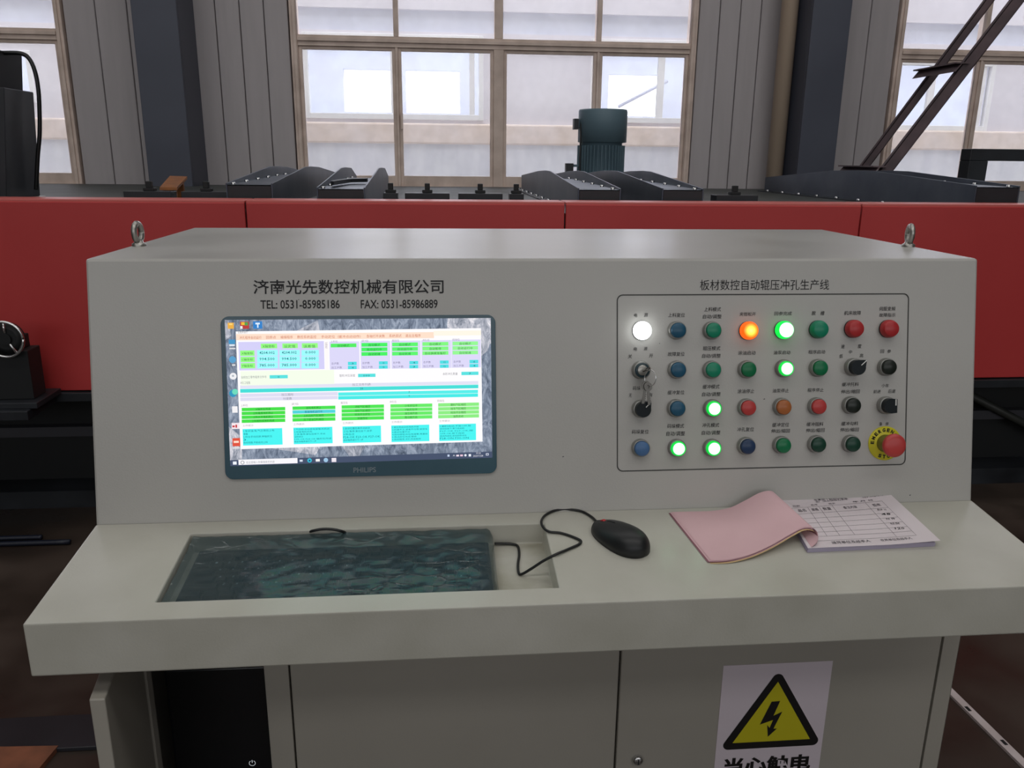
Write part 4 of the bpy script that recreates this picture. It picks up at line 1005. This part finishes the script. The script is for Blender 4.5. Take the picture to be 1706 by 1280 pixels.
MB().lathe([(.0075, -.0028), (.0082, -.002), (.0082, .002), (.0075, .0028)], mat('wheel_red', (180, 40, 46), .5), wq-DN*.0070, sd, 20).build('scroll_wheel', ms)
m = MB()
P = [mouse_pt(s, PI/2, .0002) for s in (.98, .9, .8, .72)]
m.tube(P, .0005, M_dark, 5); P = [mouse_pt(s, PI/2, .0002) for s in (.5, .4, .3, .2)]; m.tube(P, .0005, M_dark, 5); m.build('button_gap', ms)
cord = [((994, 870), .004), ((985, 861), .0025), ((968, 852), .0025), ((945, 849), .0025), ((924, 851), .0025), ((908, 859), .0025), ((902, 869), .004), ((905, 879), .004), ((915, 886), .0028), ((933, 888), .0025), ((950, 893), .0025), ((964, 899), .0025), ((968, 903), .0025), ((963, 908), .0025), ((945, 916), .0025), ((926, 924), .003)]
P = [ond(u, v, h) for (u, v), h in cord]
P += [ond(u, v, h) for (u, v), h in (((905, 935), -.008), ((885, 948), -.022), ((869, 957), -.0325), ((864, 954), -.033), ((863, 940), -.033), ((865, 925), -.033), ((863, 911), -.033), ((855, 907), -.033), ((840, 906), -.032), ((824, 906), -.031))]
MB().tube(P, .0021, M_black, 8, 5).build('mouse_cord', ms)

# ---- receipt book
M_pw = mat('paper_white', (222, 212, 216), .7); M_pk = mat('paper_pink', (222, 183, 189), .7, rgb2=(216, 177, 183), vscale=12); M_py = mat('paper_yellow', (206, 176, 130), .75); M_edge = mat('paper_edge_lilac', (176, 168, 190), .8)
rb = empty('receipt_book', ond(1345, 921), 'open receipt book with pink copies folded left over white form pages', 'book')
TH = .0075
SF, SB = ond(1345, 921.5), ond(1297, 838.5); RF, RB_ = ond(1557, 911), ond(1472, 825.5)
m = MB()
nl = 7
for k in range(nl):
    j = lambda: random.uniform(-.0008, .0008)
    z0 = .0004+TH*k/nl; z1 = .0004+TH*(k+1)/nl-.00012
    q = [SF+PX*j(), RF+PX*j(), RB_+PX*j(), SB+PX*j()]
    m.prism([p+DN*z0 for p in q], DN*(z1-z0), M_edge)
m.build('page_block', rb)
# top white page, its right corner lifted and overhanging
m = MB(); n = 16; vs = []
def page(s, t, lift=0):
    a = SF.lerp(RF, s); b = SB.lerp(RB_, s); p = a.lerp(b, t)
    h = TH+.0008+.004*(s**3)*(t**1.0)+.0035*max(0, s-.6)**1.5*4*(1-t)
    p = p+PX*.006*s*(1-t)*s-DV*.002*s*(1-t)
    return p+DN*(h+lift)
for j in range(n+1):
    for i in range(n+1): vs.append(page(i/n, j/n))
m.add(vs, [(j*(n+1)+i, j*(n+1)+i+1, (j+1)*(n+1)+i+1, (j+1)*(n+1)+i) for j in range(n) for i in range(n)], M_pw, True)
tp = m.build('top_page', rb)
m = MB(); M_ink = mat('form_ink', (112, 106, 112), .7)
def pl(s0, t0, s1, t1, wd=.0005):
    k = 10; a = [page(s0+(s1-s0)*i/k, t0+(t1-t0)*i/k, .0004) for i in range(k+1)]
    d = (a[-1]-a[0]).normalized().cross(DN)*wd/2
    m.add([p-d for p in a]+[p+d for p in a], [(i, i+1, k+2+i, k+1+i) for i in range(k)], M_ink)
for t in (.12, .2, .28, .37, .46, .55, .65, .78): pl(.06 if t > .15 else .08, t, .87, t)
for s in (.06, .2, .3, .42, .72, .87): pl(s, .12 if s > .5 else .2, s, .78)
for s, s0, t0, s1, t1 in (('生产加工检验记录单', .30, .86, .60, .94), ('NO.0020313', .74, .87, .93, .92), ('日期', .08, .80, .14, .83), ('机号', .24, .80, .30, .83), ('班次', .40, .80, .46, .83), ('年 月 日', .62, .80, .8, .83), ('品名', .10, .69, .17, .75), ('规格', .22, .69, .28, .75), ('数量', .32, .69, .39, .75), ('备注内容', .5, .69, .62, .74), ('签收', .76, .69, .83, .74), ('送货单位及经手人', .2, .05, .5, .10), ('收货单位及经手人', .58, .06, .82, .10)):
    c = page((s0+s1)/2, (t0+t1)/2, .0006); a = page(s0, (t0+t1)/2, .0006); b = page(s1, (t0+t1)/2, .0006); e = page((s0+s1)/2, t1, .0006); f = page((s0+s1)/2, t0, .0006)
    ex = (b-a).normalized(); ey = (e-f).normalized()
    put_text(m, s, c, ex, ey, (b-a).length, (e-f).length, M_ink, 0, .01, 1)
for i in range(5):
    y_ = .62-i*.09; c = page(.80, y_, .0006); put_text(m, ('合计 12', '48', '96 件', '已交', '120')[i], c, PX, DV, .016, .006, M_print, 0, .01, 1, .3)
m.build('form_print', tp)
# folded pink copies: sections along the spine, front to back
FR = [((1184, 937), .0030), ((1215, 936.5), .0040), ((1250, 930), .0065), ((1285, 919), .0120), ((1315, 908), .0200), ((1335, 903), .0260), ((1350, 905), .0265), ((1359, 910), .0215), ((1358, 917), .0140), ((1350, 920), .0085)]
BK = [((1119, 856), .0030), ((1150, 855.5), .0034), ((1185, 855), .0040), ((1215, 853), .0080), ((1240, 851), .0200), ((1262, 850), .0330), ((1280, 850), .0360), ((1291, 850), .0270), ((1298, 848), .0170), ((1299, 843), .0090)]
# points lie at the given height above the desk; heights measured against the desk plane
def spl(P, t):
    n = len(P)-1; i = min(int(t*n), n-1); u = t*n-i
    p0, p1, p2, p3 = P[max(i-1, 0)], P[i], P[i+1], P[min(i+2, n)]
    return .5*((2*p1)+(p2-p0)*u+(2*p0-5*p1+4*p2-p3)*u*u+(3*p1-p0-3*p2+p3)*u**3)
PF = [ray_plane(*a, D0, DN)+DN*h for a, h in FR]; PB = [ray_plane(*a, D0, DN)+DN*h for a, h in BK]
def sheet(dz, dx, mt, cut=1., name='pink_sheet', dv=0.):
    m = MB(); nu, nv = 54, 14; vs = []
    for j in range(nv+1):
        t = j/nv
        for i in range(nu+1):
            s = cut*i/nu
            e = t*t*(3-2*t)*.5+t*.5
            p = spl(PF, s).lerp(spl(PB, s), e)
            k = 1-s
            vs.append(p+PX*dx*k+DN*dz*(1 if s < .8 else max(0, (1-s)*5))-DV*(abs(dx)*.4+dv)*(1-t)*min(1, 4*(1-s)))
    m.add(vs, [(j*(nu+1)+i, j*(nu+1)+i+1, (j+1)*(nu+1)+i+1, (j+1)*(nu+1)+i) for j in range(nv) for i in range(nu)], mt, True)
    return m.build(name, rb)
sheet(.0, 0, M_pk)
sheet(-.0010, -.0030, M_pk); sheet(-.0018, -.0052, mat('paper_mauve', (150, 100, 112), .8), name='mauve_sheet'); sheet(-.0020, .0006, M_pk, .9, dv=.0015)
ys = sheet(-.0026, -.0015, M_py, .72, 'yellow_sheet', .0042)

# ---- warning sign on the right door
M_sheet = mat('sign_paper_white', (224, 212, 220), .55); M_yel = mat('sign_yellow', (206, 196, 34), .5); M_blk = mat('sign_black', (16, 12, 12), .5)
y_ = YC-.0014
sg = MB().box(.2965, .4933, y_-.0004, y_, .425, .678, M_sheet).build('warning_sign'); tag(sg, 'white electric shock warning sign with yellow triangle on the cabinet door', 'sign')
def tri(x0, x1, zb, zt, r, y, m, name, par):
    V_ = [Vector((x0, 0, zb)), Vector((x1, 0, zb)), Vector(((x0+x1)/2, 0, zt))]; cen = (V_[0]+V_[1]+V_[2])/3; pts = []
    for i, p in enumerate(V_):
        a = (V_[i-1]-p).normalized(); b = (V_[(i+1) % 3]-p).normalized(); bi = (a+b).normalized(); half = math.acos(max(-1, min(1, a.dot(b))))/2
        c = p+bi*(r/math.sin(half)); a0 = math.atan2(-bi.z, -bi.x); sw = PI/2-half
        for k in range(9): t = a0-sw+2*sw*k/8; pts.append((c.x+r*math.cos(t), y, c.z+r*math.sin(t)))
    mb = MB(); mb.add(pts, [tuple(range(len(pts)))], m); return mb.build(name, par)
yy = y_-.0008
tri(.3015, .4925, .5045, .6665, .010, yy, M_blk, 'triangle_border', sg)
tri(.3255, .4690, .5185, .6415, .0006, yy-.0004, M_yel, 'triangle_field', sg)
def sgp(c, r): q = aty(1000+c*.2462, 1060+r*.2462, yy-.0008); return (q.x, yy-.0008, q.z)
m = MB(); m.add([sgp(*p) for p in ((1160, 445), (1218, 440), (1172, 540), (1232, 512), (1172, 628), (1196, 626), (1134, 682), (1130, 603), (1146, 622), (1170, 568), (1080, 600))], [tuple(range(11))], M_blk); m.build('lightning_bolt', sg)
m = MB(); q0 = aty(1207, 1264, yy); q1 = aty(1352, 1258, yy)
put_text(m, '当心触电', Vector(((q0.x+q1.x)/2, yy, q0.z-.018)), (1, 0, 0), (0, 0, 1), q1.x-q0.x, .036, M_blk, .0002, .035, 4); m.build('warning_lettering', sg)

# ---- computer tower inside the open compartment
q = aty(420, 1273, 1.235)
ct = empty('computer_tower', (-.575, 1.45, .0105), 'black computer tower inside the open cabinet compartment', 'computer')
MB().box(-.655, -.487, 1.245, 1.66, .011, .68, M_matte).build('tower_case', ct, .004)
MB().box(-.655, -.487, 1.237, 1.2445, .011, .68, mat('tower_front_gloss', (14, 16, 20), .25)).build('front_cover', ct, .002)
m = MB(); M_ic = emit('power_icon_glow', (235, 240, 245), .7)
ci = Vector((q.x, 1.2365, q.z)); R1, R2 = .0056, .0049
pts = [(PI*.5+.5+(2*PI-1.0)*i/24) for i in range(25)]
m.add([ci+Vector((R1*math.cos(a), 0, R1*math.sin(a))) for a in pts]+[ci+Vector((R2*math.cos(a), 0, R2*math.sin(a))) for a in pts], [(i, i+1, 26+i, 25+i) for i in range(24)], M_ic)
m.box(ci.x-.0004, ci.x+.0004, 1.2362, 1.2368, ci.z+.001, ci.z+.0062, M_ic); m.build('power_button', ct)
